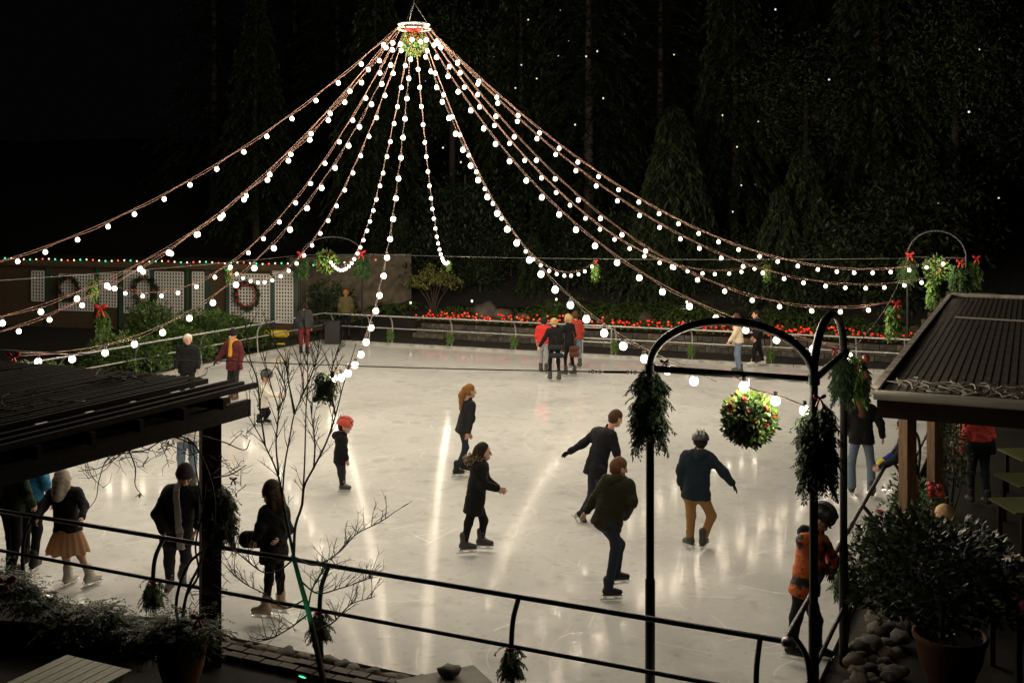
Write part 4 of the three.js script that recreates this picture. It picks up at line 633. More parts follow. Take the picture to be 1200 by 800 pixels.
// ---------------------------------------------------------------- the pavilion with the flat metal roof
{
  const A = at(1027, 225, 15.0).setY(0), H = 2.55, g = thing('pavilion', 'open pavilion with a flat dark ribbed metal roof on wooden posts', 'pavilion', A.clone()), E = U2.clone().negate();
  const q = (s, t, y) => V(0, y, 0).addScaledVector(U1, s).addScaledVector(E, t), LEN = 15.4, WID = 7;
  part(g, 'roof', beam(q(0.05, WID / 2, H), q(LEN, WID / 2, H), WID, 0.05), M.roofMetal);
  for (let i = 0; i * 0.11 < WID - 0.3; i++) part(g, 'rib', beam(q(0.1, 0.2 + i * 0.11, H + 0.028), q(LEN - 0.05, 0.2 + i * 0.11, H + 0.028), 0.05, 0.008), M.roofMetal);
  part(g, 'fascia', beam(q(0.02, 0.02, H - 0.16), q(0.02, WID, H - 0.16), 0.05, 0.24), M.darkWood);
  part(g, 'fascia', beam(q(0.05, 0.03, H - 0.16), q(LEN, 0.03, H - 0.16), 0.05, 0.24), M.darkWood);
  part(g, 'eave_roll', tube([q(-0.04, -0.02, H + 0.02), q(-0.04, WID / 2, H + 0.02), q(-0.04, WID, H + 0.02)], 0.065, 10, 10), M.gutter);
  part(g, 'edge_trim', beam(q(0, -0.03, H + 0.05), q(LEN, -0.03, H + 0.05), 0.1, 0.07), M.gutter);
  part(g, 'end_trim', beam(q(LEN, 0, H + 0.06), q(LEN, WID, H + 0.06), 0.12, 0.1), M.gutter);
  for (const [px, d, w] of [[1064, 16.2, 0.17], [1096, 18.3, 0.17], [1126, 21.5, 0.2], [1142, 25, 0.2]]) { const p = at(px, 225, d).sub(A).setY(0); part(g, 'post', box(w, H - 0.1, w), M.postWood, p.setY((H - 0.14) / 2), [0, 0.42, 0]); }
  part(g, 'back_wall', beam(q(13.5, 1.2, 1.1), q(13.5, WID, 1.1), 0.1, 2.3), M.shedWall);
  part(g, 'rafter', beam(q(0.9, 0.1, H - 0.12), q(0.9, WID, H - 0.12), 0.08, 0.16), M.darkWood); part(g, 'rafter', beam(q(4, 0.1, H - 0.12), q(4, WID, H - 0.12), 0.08, 0.16), M.darkWood);
  for (const [s, t0, t1] of [[9.6, 0.4, 5], [6.4, 2.6, 6], [3.4, 2.2, 3]]) part(g, 'conduit', tube([q(s, t0, H + 0.09), q(s + 0.35 * (t1 - t0) * -0.4, t1, H + 0.09)], 0.02, 2, 6), M.gutter);
  // a shaded lamp under the roof, hidden by it, that lights the tables and the walker
  for (const [s, t, w] of [[1.6, 3.3, 'above the near tables'], [5, 2.4, 'above the far tables']]) { const lp = thing('ceiling_lamp', `round shaded lamp under the metal roof ${w}`, 'lamp', A.clone().add(q(s, t, H - 0.42))); part(lp, 'shade', new THREE.LatheGeometry([[0.02, 0.16], [0.05, 0.15], [0.2, 0.0], [0.205, 0.0], [0.21, 0.01], [0.06, 0.165], [0.02, 0.17]].map(a => new THREE.Vector2(...a)), 24), M.greenPaint); part(lp, 'cord', tube([V(0, 0.16, 0), V(0, 0.4, 0)], 0.008, 2, 5), M.blackPlastic); const bb = part(lp, 'bulb', new THREE.SphereGeometry(0.045, 12, 8), M.bulb, V(0, 0.05, 0)); const pl = new THREE.PointLight(WARM, 1.0, 0, 2); pl.castShadow = true; pl.shadow.radius = 2; bb.add(pl); }
  // wire net and bare creeper on the eave
  const cr = thing('eave_creeper', 'tangle of grey bare creeper stems along the eave of the metal roof', 'creeper', A.clone());
  for (let i = 0; i < 190; i++) { const t = rr(0.25, 4.6), s = rr(0.1, 0.75), a = q(s, t, H + rr(0.06, 0.1)), dx = rr(-0.35, 0.35), ds = rr(-0.25, 0.25), b = q(Math.max(0.02, s + ds), t + dx, H + rr(0.08, 0.16)); part(cr, 'stem', limb([a, a.clone().lerp(b, 0.5).add(V(rr(-0.08, 0.08), rr(0, 0.06), rr(-0.08, 0.08))), b], rr(0.008, 0.018), 0.006, 8, 5), M.greyTwig); }
}
// ---------------------------------------------------------------- bare little tree lit green from below
{
  const B = at(379, 225, 12.25).setY(-0.03), g = thing('bare_tree', 'small leafless tree with slender upright limbs, trunk lit green', 'tree', B.clone()), q = (px, py, z = 0) => at(px, py, 12.25 + z).sub(B);
  part(g, 'trunk', limb([q(379, 800), q(372, 765), q(362, 720), q(351, 680), q(343, 650)], 0.034, 0.024, 24, 8), M.bark);
  const L = [ // slender limbs: points as seen from the eye, with a depth of their own
    [[343, 650], [338, 620], [331, 590], [326, 558], [310, 522], [298, 500], [287, 482]], [[331, 588], [334, 545], [338, 515], [345, 485], [352, 466], [356, 450], [350, 425], [343, 408], [338, 395]], [[343, 650], [347, 615], [353, 592], [357, 570], [367, 549], [381, 520], [392, 487], [402, 452], [411, 424], [417, 402]],
    [[354, 590], [357, 555], [357, 520], [359, 480], [361, 440], [358, 400], [356, 372]], [[326, 556], [323, 520], [325, 480], [318, 455], [312, 430], [305, 400]], [[345, 485], [338, 450], [333, 425], [322, 405], [314, 385]], [[352, 466], [365, 440], [371, 420], [374, 395]], [[310, 522], [305, 480], [300, 445], [293, 420], [288, 400], [287, 375]],
    [[367, 549], [368, 520], [366, 490], [363, 470]], [[325, 480], [335, 462], [330, 440]], [[392, 487], [388, 460], [390, 430], [395, 410]],
    [[344, 655], [328, 668], [310, 671], [292, 660], [270, 638], [262, 620]], [[357, 702], [335, 712], [312, 697], [285, 683], [268, 668]], [[344, 652], [368, 662], [396, 648], [418, 626], [440, 614], [455, 606]], [[360, 715], [366, 690], [378, 668], [386, 655], [398, 668]], [[366, 740], [390, 730], [412, 708], [436, 700]], [[361, 720], [340, 735], [318, 748], [300, 752]], [[350, 678], [372, 695], [395, 690], [420, 682], [436, 676]],
  ];
  const twigs = []; let zi = 0;
  for (const l of L) {
    const z1 = [0, 0.25, -0.2, 0.1, -0.3, 0.35, -0.1, 0.2, -0.15, 0.3, 0.2, -0.35, 0.25, -0.3, 0.3, 0.2, -0.25, 0.15][zi++], pts = l.map(([x, y], k) => q(x + rr(-1, 1), y, z1 * k / (l.length - 1)));
    part(g, 'limb', limb(pts, l[0][1] > 640 && zi < 4 ? 0.018 : 0.0105, 0.0035, 30, 6), M.twig);
    const c = new THREE.CatmullRomCurve3(pts, false, 'centripetal'), low = l[l.length - 1][1] > 590;
    for (let k = 0; k < (low ? 20 : 13); k++) {
      const t = rr(0.25, 1), p = c.getPointAt(t), d = c.getTangentAt(t), s = V(rr(-1, 1), rr(-0.1, 1), rr(-1, 1)).normalize(), e = d.clone().multiplyScalar(low ? 0.5 : 1).add(s).normalize(), ln = rr(0.1, low ? 0.26 : 0.3), m = p.clone().addScaledVector(e, ln * 0.5).add(V(0, 0.02, 0)), tip = p.clone().addScaledVector(e, ln).add(V(rr(-0.03, 0.03), 0.04, 0));
      twigs.push(limb([p, m, tip], 0.005, 0.0018, 5, 4));
      for (let b = 0; b < 3; b++) { const w = m.clone().lerp(tip, rnd()), u = e.clone().add(V(rr(-0.9, 0.9), rr(-0.3, 0.9), rr(-0.9, 0.9))).normalize(); twigs.push(limb([w, w.clone().addScaledVector(u, rr(0.04, 0.11))], 0.0028, 0.0014, 2, 3)); }
    }
  }
  tag(part(g, 'twigs', join(twigs), M.twig), null, null, null, 'stuff');
  // the little green spotlight at its foot
  const sp = thing('green_spotlight', 'small green spotlight on the ground below the bare tree', 'spotlight', at(352, 225, 11.9).setY(-0.03)); part(sp, 'spike', tube([V(0, 0, 0), V(0, 0.12, 0)], 0.012, 2, 6), M.blackPlastic);
  const hd = part(sp, 'lamp_head', new THREE.LatheGeometry([[0.0, -0.07], [0.035, -0.06], [0.05, 0.05], [0.052, 0.06], [0.046, 0.06], [0.04, 0.0]].map(a => new THREE.Vector2(...a)), 16), M.blackPlastic, V(0, 0.17, 0), [-0.1, 0, -0.32]);
  part(hd, 'lens_light', new THREE.CylinderGeometry(0.042, 0.042, 0.008, 16), new THREE.MeshStandardMaterial({ color: col(0.1, 0.5, 0.25), emissive: col(0.05, 1, 0.4), emissiveIntensity: 1.5 }), V(0, 0.045, 0));
  const sl = new THREE.SpotLight(col(0.06, 1, 0.42), 2.2, 0, 0.3, 0.8, 2); sl.position.copy(sp.position).add(V(0.03, 0.26, 0)); sl.target.position.copy(q(356, 690).add(B)); sl.castShadow = true; scene.add(sl, sl.target);
  const mo = thing('moss_patch', 'low mossy mound at the foot of the bare tree', 'moss', at(330, 225, 11.85).setY(-0.06)); const mg = new THREE.SphereGeometry(0.42, 24, 12, 0, 6.283, 0, 1.57); mg.scale(1.1, 0.22, 0.7); { const p = mg.attributes.position; for (let i = 0; i < p.count; i++) p.setY(i, p.getY(i) * (1 + 0.4 * noise.noise(p.getX(i) * 8, 2, p.getZ(i) * 8))); mg.computeVertexNormals(); } part(mo, 'mound', mg, std(0.05, 0.075, 0.02, 0.95, { bumpMap: grainBump, bumpScale: 0.03 }));
  { const l = new Leaves(); for (let i = 0; i < 500; i++) { const a = rr(0, 6.28), r = Math.sqrt(rnd()) * 0.4, p = V(Math.cos(a) * r * 1.1, 0.08 * (1 - (r / 0.42) ** 2), Math.sin(a) * r * 0.7); l.add(p, V(rr(-0.6, 0.6), 1, rr(-0.6, 0.6)), V(1, 0, 0.2), 0.035, 0.012, col(0.05, 0.08, 0.02)); } part(mo, 'blades', l.build(), M.foliage); }
}
// evergreen garland laid along the terrace in front of the rail
{
  const pts = [[-25, 670], [25, 686], [70, 720], [120, 716], [165, 740], [205, 728], [250, 740]].map(([x, y]) => at(x, y, 12.9 - (x + 25) * 0.0035)), c = new THREE.CatmullRomCurve3(pts), l = new Leaves(), g = thing('fir_garland', 'thick fir garland draped along the rail below the skater in the tan skirt', 'garland', pts[2].clone());
  for (let i = 0; i < 1500; i++) { const p = c.getPoint(rnd()).sub(g.position).add(V(rr(-0.08, 0.08), rr(-0.2, 0.08), rr(-0.14, 0.14))), a = rr(0, 6.28); l.spray(p, V(Math.cos(a), rr(-0.6, 0.8), Math.sin(a)), rr(0.12, 0.26), 0.6, 7, 0.055, 0.018, tones([0.02, 0.042, 0.018], [0.03, 0.06, 0.02])); }
  part(g, 'foliage', l.build(), M.foliage); part(g, 'rope', tube(pts.map(p => p.clone().sub(g.position)), 0.02, 40, 6), M.twig); part(g, 'bow', bowGeo, M.darkRed, pts[0].clone().lerp(pts[1], 0.75).sub(g.position).add(V(0, 0.05, 0.14))).scale.setScalar(0.8);
  part(g, 'bow', bowGeo, M.darkRed, pts[5].clone().lerp(pts[6], 0.7).sub(g.position).add(V(0, 0.16, 0.14))).scale.setScalar(0.5);
  // the low planter wall that carries it
  const a = at(-60, 225, 13.3).setY(0), b = at(172, 225, 12.95).setY(0), w = thing('planter_wall', 'low dark timber planter below the fir garland', 'planter', a.clone()), e = b.clone().sub(a); for (let k = 0; k < 2; k++) part(w, 'plank', beam(V(0, 0.06 + k * 0.165, 0), e.clone().setY(0.06 + k * 0.165), 0.06, 0.155), M.darkWood); part(w, 'earth', beam(V(0, 0.12, 0).addScaledVector(U1, 0.24), e.clone().setY(0.12).addScaledVector(U1, 0.24), 0.4, 0.28), M.soil);
}

// ================================================================ beyond the ice: the lattice shed
{
  const W0 = at(350, 225, 42.2).setY(0), W1 = at(-20, 225, 46).setY(0), g = thing('garden_shed', 'long low shed with white lattice panels and a string of coloured lights on its eave', 'shed', W0.clone()), e = W1.clone().sub(W0), dir = e.clone().normalize(), out = V(-dir.z, 0, dir.x); if (out.z < 0) out.negate();
  const q = (px, y, off = 0) => { const t = along(W0, W1, px); return e.clone().multiplyScalar(t).addScaledVector(out, off).setY(y); };
  part(g, 'wall', beam(q(352, 1.12), q(-18, 1.12), 0.12, 2.4), M.shedWall);
  part(g, 'roof', (() => { const s = beam(q(356, 2.5, -1.2), q(-22, 2.5, -1.2), 3.2, 0.12); return s; })(), M.shedWall);
  part(g, 'fascia', beam(q(356, 2.44, 0.46), q(-22, 2.44, 0.46), 0.06, 0.2), M.shedWall);
  for (const px of [58, 117, 144, 180, 222, 245, 269, 321, 349]) part(g, 'post', beam(q(px, 0, 0.12), q(px, 2.36, 0.12).add(V(0.001, 0, 0)), 0.14, 0.14), M.greenPaint);
  for (const [a, b, y0, y1] of [[40, 54, 0.95, 2.1], [72, 112, 0.62, 2.0], [119, 139, 0.8, 2.05], [148, 177, 0.6, 2.2], [184, 217, 0.42, 2.18], [228, 241, 0.6, 2.2], [272, 318, 0.42, 2.16], [325, 345, 0.42, 2.22]]) {
    const A = q(a, 0, 0.16), B = q(b, 0, 0.16), w = A.distanceTo(B), h = y1 - y0, cxy = A.clone().lerp(B, 0.5), nx = Math.round(w / 0.125), ny = Math.round(h / 0.125);
    const pn = part(g, 'lattice_frame', beam(A.clone().setY(y0), B.clone().setY(y0), 0.035, 0.05), M.white); part(pn, 'top_bar', beam(A.clone().setY(y1), B.clone().setY(y1), 0.035, 0.05), M.white);
    for (let i = 0; i <= nx; i++) { const p = A.clone().lerp(B, i / nx); part(pn, 'slat', beam(p.clone().setY(y0), p.clone().setY(y1).add(V(0.001, 0, 0)), 0.012, 0.05), M.white); }
    for (let i = 1; i < ny; i++) part(pn, 'slat', beam(A.clone().setY(y0 + h * i / ny).addScaledVector(out, 0.014), B.clone().setY(y0 + h * i / ny).addScaledVector(out, 0.014), 0.012, 0.05), M.white);
  }
  part(g, 'lattice_frame', beam(q(322, 2.3, 0.2), q(352, 2.3, 0.2), 0.04, 0.24), M.white);
  // mini lights along the eave
  const s = thing('mini_light_string', 'row of tiny red, green and white lights along the shed eave', 'string lights', W0.clone()), cols = [[1, 0.1, 0.05], [1, 0.85, 0.55], [0.05, 1, 0.45], [1, 0.8, 0.5]], mats = cols.map(k => new THREE.MeshStandardMaterial({ color: col(...k), emissive: col(...k), emissiveIntensity: 2.4 })), bg = new THREE.SphereGeometry(0.03, 8, 6), wp = [];
  for (let px = 2, i = 0; px < 446; px += 7.3, i++) { const p = px < 350 ? q(px, 2.6 - 0.02 * Math.sin(px), 0.55) : at(px, 312 - (px - 350) * 0.085, 42.3).sub(W0); wp.push(p); part(s, 'mini_light', bg, mats[i % 4], p); }
  part(s, 'wire', tube(wp, 0.01, 120, 4), M.greenPaint);
  // wreaths
  const wr = (px, y, r, dx, label, red) => { const w = thing('wreath', label, 'wreath', q(px, y, 0.28).add(W0), 'wreaths on the lattice shed'), l = new Leaves(); for (let i = 0; i < 160; i++) { const a = rr(0, 6.283), p = dir.clone().multiplyScalar(Math.cos(a) * r).setY(Math.sin(a) * r), o2 = dir.clone().multiplyScalar(Math.cos(a + 1.2)).setY(Math.sin(a + 1.2)).add(V(rr(-0.5, 0.5), rr(-0.5, 0.5), rr(0, 0.7))); l.spray(p, o2, 0.2, 0.2, 4, 0.11, 0.04, FIR); } part(w, 'foliage', l.build(), M.foliage); for (let i = 0; i < red; i++) { const a = i / red * 6.283; part(w, 'red_berry', new THREE.IcosahedronGeometry(0.06, 1), M.red, dir.clone().multiplyScalar(Math.cos(a) * r).setY(Math.sin(a) * r).addScaledVector(out, 0.1)); } };
  wr(294, 1.42, 0.4, 0, 'round wreath with red berries on the largest lattice panel', 11); wr(175, 1.5, 0.42, 0, 'wreath hanging over the green post between two lattice panels', 4); wr(86, 1.5, 0.36, 0, 'dark wreath on the lattice panel nearest the dark corner', 4);
  // tan wall behind the far arch
  const a = at(338, 225, 43).setY(0), b = at(480, 225, 46).setY(0), t = thing('stucco_wall', 'plain tan wall behind the far arch', 'wall', a.clone()); part(t, 'wall', beam(V(0, 1.3, 0), b.clone().sub(a).setY(1.3), 0.25, 2.75), M.stucco); part(t, 'coping', beam(V(0, 2.72, 0), b.clone().sub(a).setY(2.72), 0.34, 0.08), M.concrete);
  swag('hanging_sprig', SPRIG_FAR, at(120, 362, 34), 'green sprig with a large red bow above the hedge', { cat: 'sprig', group: 'sprigs where the light strings end', scale: 1.1, bow: 1.3 });
  const pp = thing('garden_post', 'pale wooden post standing among the hedges', 'post', at(116, 225, 34).setY(-0.07)); part(pp, 'post', box(0.16, 1.3, 0.16), M.gutter, V(0, 0.65, 0)); part(pp, 'cap', box(0.2, 0.04, 0.2), M.gutter, V(0, 1.32, 0));
}
// hedge shrubs behind the left rail
for (const [px, d, w, h, l] of [[60, 28.6, 1.8, 0.95, 'round shrub nearest the dark corner'], [150, 32.6, 2.4, 1.2, 'low shrub behind the pale wooden post'], [178, 35, 1.6, 1.9, 'tall shrub before the middle lattice panels'], [205, 34.6, 2.2, 1.25, 'hedge shrub behind the white-haired skater'], [235, 36.4, 1.9, 1.5, 'pointed shrub beside the maroon coat'], [262, 37.4, 1.9, 1.35, 'hedge shrub below the narrow lattice panel'], [292, 38.6, 1.6, 0.8, 'low shrub below the wreathed lattice panel']])
  shrub('hedge_shrub', at(px, 225, d).setY(-0.07), w, h, 1500, 0.17, tones([0.055, 0.115, 0.025], [0.08, 0.14, 0.03], [0.06, 0.095, 0.022]), `feathery green ${l}`, 'shrub', { whorl: 3, thin: 0.3, mat: M.foliage, group: 'shrubs behind the railing by the shed' });
shrub('tall_shrub', at(388, 225, 42).setY(-0.07), 2.0, 2.0, 900, 0.2, tones([0.03, 0.055, 0.02], [0.02, 0.04, 0.015]), 'dark clipped shrub against the tan wall', 'shrub', { whorl: 2, mat: M.foliage });
{ const g = thing('skating_aid', 'yellow tube frame lying behind the rail by the shed', 'skating aid', at(314, 225, 38.6).setY(0.12)), y = M.yellow; part(g, 'frame', join([tube([V(-0.75, 0, 0), V(-0.5, 0.45, 0), V(-0.3, 0.48, 0)], 0.03, 8, 6), tube([V(-0.75, 0, 0), V(-0.45, 0, 0)], 0.03, 2, 6)]), y); part(g, 'panel', new THREE.CapsuleGeometry(0.13, 0.75, 4, 10).rotateZ(1.57), y, V(0.2, 0.33, 0)); part(g, 'runner', tube([V(-0.4, 0.02, 0.2), V(0.6, 0.02, 0.2)], 0.03, 2, 6), y); }
{ const g = thing('black_bin', 'square black bin at the far corner of the rink', 'bin', C.farLeft.clone().add(V(0.35, 0, 0.55))); part(g, 'body', box(0.5, 0.72, 0.4), M.blackPlastic, V(0, 0.36, 0)); part(g, 'lid', box(0.54, 0.06, 0.44), M.blackPlastic, V(0, 0.75, 0)); }
// ---------------------------------------------------------------- flower bed on a low stone wall, red lights in it
{
  const a = C.farLeft.clone().lerp(C.farRight, 0.1).addScaledVector(U1, 2.6), b = C.farLeft.clone().lerp(C.farRight, 0.98).addScaledVector(U1, 2.6), e = b.clone().sub(a), g = thing('stone_wall', 'low dark stone wall behind the far railing', 'wall', a.clone()), L = e.length(), dir = e.clone().normalize();
  part(g, 'core', beam(V(0, 0.2, 0).addScaledVector(U1, 0.15), e.clone().setY(0.2).addScaledVector(U1, 0.15), 0.3, 0.58), M.soil);
  const SB = [0.34, 0.42, 0.5].map(w => { const k = box(w - 0.02, 0.165, 0.2); return k; });
  for (let r = 0; r < 3; r++) for (let s = r * 0.17; s < L;) { const k = Math.floor(rnd() * 3), w = [0.34, 0.42, 0.5][k]; part(g, 'stone', SB[k], M.stone[Math.floor(rnd() * 3)], dir.clone().multiplyScalar(s + w / 2).addScaledVector(U1, -0.08 + rr(-0.02, 0.02)).setY(0.04 + r * 0.18), [0, Math.atan2(-dir.z, dir.x) + rr(-0.04, 0.04), 0]); s += w; }
  const top = (t, k, y = 0.5) => a.clone().addScaledVector(e, t).addScaledVector(U1, k).setY(y + k * 0.1);
  const bed = thing('flower_bed', 'planted bed above the stone wall, full of low green leaves', 'flower bed', a.clone()); const gg = new THREE.BufferGeometry(), n = 60, pp = [], ii = []; for (let i = 0; i <= n; i++) for (let k = 0; k <= 4; k++) { const q = top(i / n, k * 0.8, 0.46 + 0.06 * rnd()).sub(a); pp.push(q.x, q.y, q.z); if (i < n && k < 4) { const m = i * 5 + k; ii.push(m, m + 5, m + 1, m + 1, m + 5, m + 6); } } gg.setAttribute('position', new THREE.Float32BufferAttribute(pp, 3)); gg.setIndex(ii); gg.computeVertexNormals(); part(bed, 'soil', gg, M.soil);
  const l = new Leaves(); for (let i = 0; i < 3800; i++) { const t = rnd(), p = top(t, rr(0.1, 2.6), 0.5).sub(a), k = rr(0, 6.3); l.add(p, V(Math.cos(k), rr(0.5, 1.6), Math.sin(k)), V(0, 1, 0.3), rr(0.1, 0.22), 0.07, tones([0.05, 0.09, 0.025], [0.04, 0.07, 0.02], [0.07, 0.09, 0.02])()); } part(bed, 'leaves', l.build(), M.foliage);
  // red lights strung through it, in five runs
  const rm = new THREE.MeshStandardMaterial({ color: col(0.6, 0.04, 0.015), emissive: col(1, 0.03, 0.012), emissiveIntensity: 0.8 }), om = new THREE.MeshStandardMaterial({ color: col(0.7, 0.12, 0.03), emissive: col(1, 0.12, 0.03), emissiveIntensity: 1.1 }), rg = new THREE.IcosahedronGeometry(0.036, 1);
  [[0.0, 0.13, 44, 'beside the far arch by the shed'], [0.13, 0.4, 62, 'below the clipped shrub and boulders'], [0.4, 0.58, 44, 'behind the trio of friends'], [0.56, 0.78, 84, 'behind the gate in the railing'], [0.78, 0.99, 40, 'toward the stone steps']].forEach(([t0, t1, m, w]) => {
    const s = thing('red_light_string', `string of small red lights in the flower bed ${w}`, 'string lights', top(t0, 0.5), 'red light strings in the flower bed'), pts = [];
    for (let i = 0; i < m; i++) { const p = top(t0 + (t1 - t0) * (i + rr(-0.4, 0.4)) / m, rr(0.1, 0.9), 0.62 + rr(-0.05, 0.16)).sub(s.position); pts.push(p); const b2 = part(s, 'red_light', rg, rnd() < 0.85 ? rm : om, p); if (i % 6 === 3) { const pl = new THREE.PointLight(col(1, 0.08, 0.03), 0.05, 0, 2); pl.castShadow = true; b2.add(pl); } }
    part(s, 'wire', tube(pts, 0.008, m * 3, 4), M.greenPaint);
  });
  // clipped little tree
  const tr = thing('clipped_tree', 'small round-topped tree with pale leaves behind the far railing', 'tree', at(508, 225, 44.5).setY(0.45)); const br = []; for (const [x, z] of [[-0.9, 0.1], [-0.5, 0.4], [0, -0.3], [0.4, 0.3], [0.9, 0], [0.2, 0.1], [-0.2, -0.2]]) br.push(limb([V(x * 0.06, 0, z * 0.06), V(x * 0.25, 0.55, z * 0.3), V(x * 0.8, 1.25, z * 0.8)], 0.04, 0.015, 8, 6)); part(tr, 'trunk', join(br), M.bark);
  const lv = new Leaves(), tn = tones([0.26, 0.27, 0.08], [0.2, 0.23, 0.06], [0.32, 0.3, 0.11]); for (let i = 0; i < 1700; i++) { const A = rr(0, 6.28), r = Math.sqrt(rnd()), x = Math.cos(A) * r * 1.15, z = Math.sin(A) * r * 0.9, y = 1.15 + 0.75 * (1 - r * r) * rr(0.3, 1) + 0.3 * noise.noise(x * 2.4, 3, z * 2.4); lv.add(V(x, y, z), V(rr(-1, 1), rr(-0.5, 0.8), rr(-1, 1)), V(0, 1, 0.2), 0.12, 0.06, tn()); } part(tr, 'crown', lv.build(), M.foliage);
  // boulders
  [[571, 368, 0.55, 'taller grey boulder beside the clipped tree'], [590, 371, 0.42, 'tan boulder next to the grey one'], [612, 376, 0.4, 'small boulder left of the ferns'], [757, 374, 0.35, 'boulder among the ferns'], [1072, 395, 0.45, 'pale rough boulder by the end of the far railing']].forEach(([x, y, s, w], i) => { const p = at(x, y, 42 - (x - 570) * 0.009), m = solid('boulder', STONES[i % 4], M.stone[[0, 2, 2, 1, 2][i]], w, 'boulder', 'boulders in the flower bed', p); m.scale.set(s * 0.8, s, s * 0.7); });
  // ferns
  const fernG = [0, 1].map(() => { const l2 = new Leaves(), tn2 = tones([0.07, 0.13, 0.03], [0.1, 0.16, 0.035], [0.06, 0.1, 0.025]); for (let i = 0; i < 22; i++) { const A = i / 17 * 6.283 + rr(-0.2, 0.2); l2.spray(V(0, 0.05, 0), V(Math.cos(A), rr(1.1, 2.2), Math.sin(A)), rr(0.9, 1.35), rr(1.6, 2.4), 20, 0.17, 0.05, tn2, 1.4); } return l2.build(); });
  [[642, 0.8], [660, 1], [676, 0.8], [716, 0.8], [733, 1.0], [752, 0.9], [785, 0.8], [800, 1.1], [822, 0.9], [846, 0.8], [470, 0.9], [455, 0.8], [905, 0.8], [940, 0.9], [1000, 0.8]].forEach(([px, s], i) => { const g2 = thing('fern', `${['broad', 'arching', 'upright', 'spreading', 'lush'][i % 5]} green fern in the bed, ${['first', 'second', 'third', 'fourth', 'fifth', 'sixth', 'seventh', 'eighth', 'ninth', 'tenth', 'eleventh', 'twelfth', 'thirteenth', 'fourteenth', 'fifteenth'][[2, 3, 4, 5, 6, 7, 8, 9, 10, 11, 1, 0, 12, 13, 14][i]]} from the shed`, 'fern', (() => { const p = at(px, 225, 43.2 - (px - 600) * 0.011); p.y = Math.max(0.5, bank(p.x, -p.z)); return p; })(), 'ferns in the flower bed'); const f = part(g2, 'fronds', fernG[i % 2], M.foliage); f.scale.setScalar(s); f.rotation.y = i; });
  // path lamps
  [[481, 354, 44, 'beside the clipped tree'], [553, 352, 44, 'before the boulders'], [652, 350, 43, 'above the trio of friends'], [805, 353, 41, 'among the ferns']].forEach(([x, y, d, w]) => { const g2 = thing('path_lamp', `small white path lamp ${w}`, 'lamp', at(x, y, d)); part(g2, 'stake', tube([V(0, 0, 0), V(0, -0.8, 0)], 0.012, 2, 6), M.blackSteel); const lm = part(g2, 'lamp_glass', new THREE.CylinderGeometry(0.035, 0.035, 0.09, 10), new THREE.MeshStandardMaterial({ color: col(0.9, 0.85, 0.7), emissive: col(1, 0.86, 0.62), emissiveIntensity: 2 }), V(0, -0.02, 0)); const pl = new THREE.PointLight(WARM, 0.45, 0, 2); pl.castShadow = true; lm.add(pl); part(g2, 'cap', new THREE.ConeGeometry(0.09, 0.05, 12), M.blackSteel, V(0, 0.055, 0)); });
  // steps up the bank
  const st = thing('stone_steps', 'brown stone steps climbing beside the metal roof', 'steps', at(1082, 225, 36.5).setY(0)); for (let i = 0; i < 9; i++) part(st, 'step', box(1.6, 0.2, 0.5), M.stone[2], V(i * 0.33, 0.1 + i * 0.2, -i * 0.34 ), [0, -0.6 + rr(-0.06, 0.06), 0]);
}
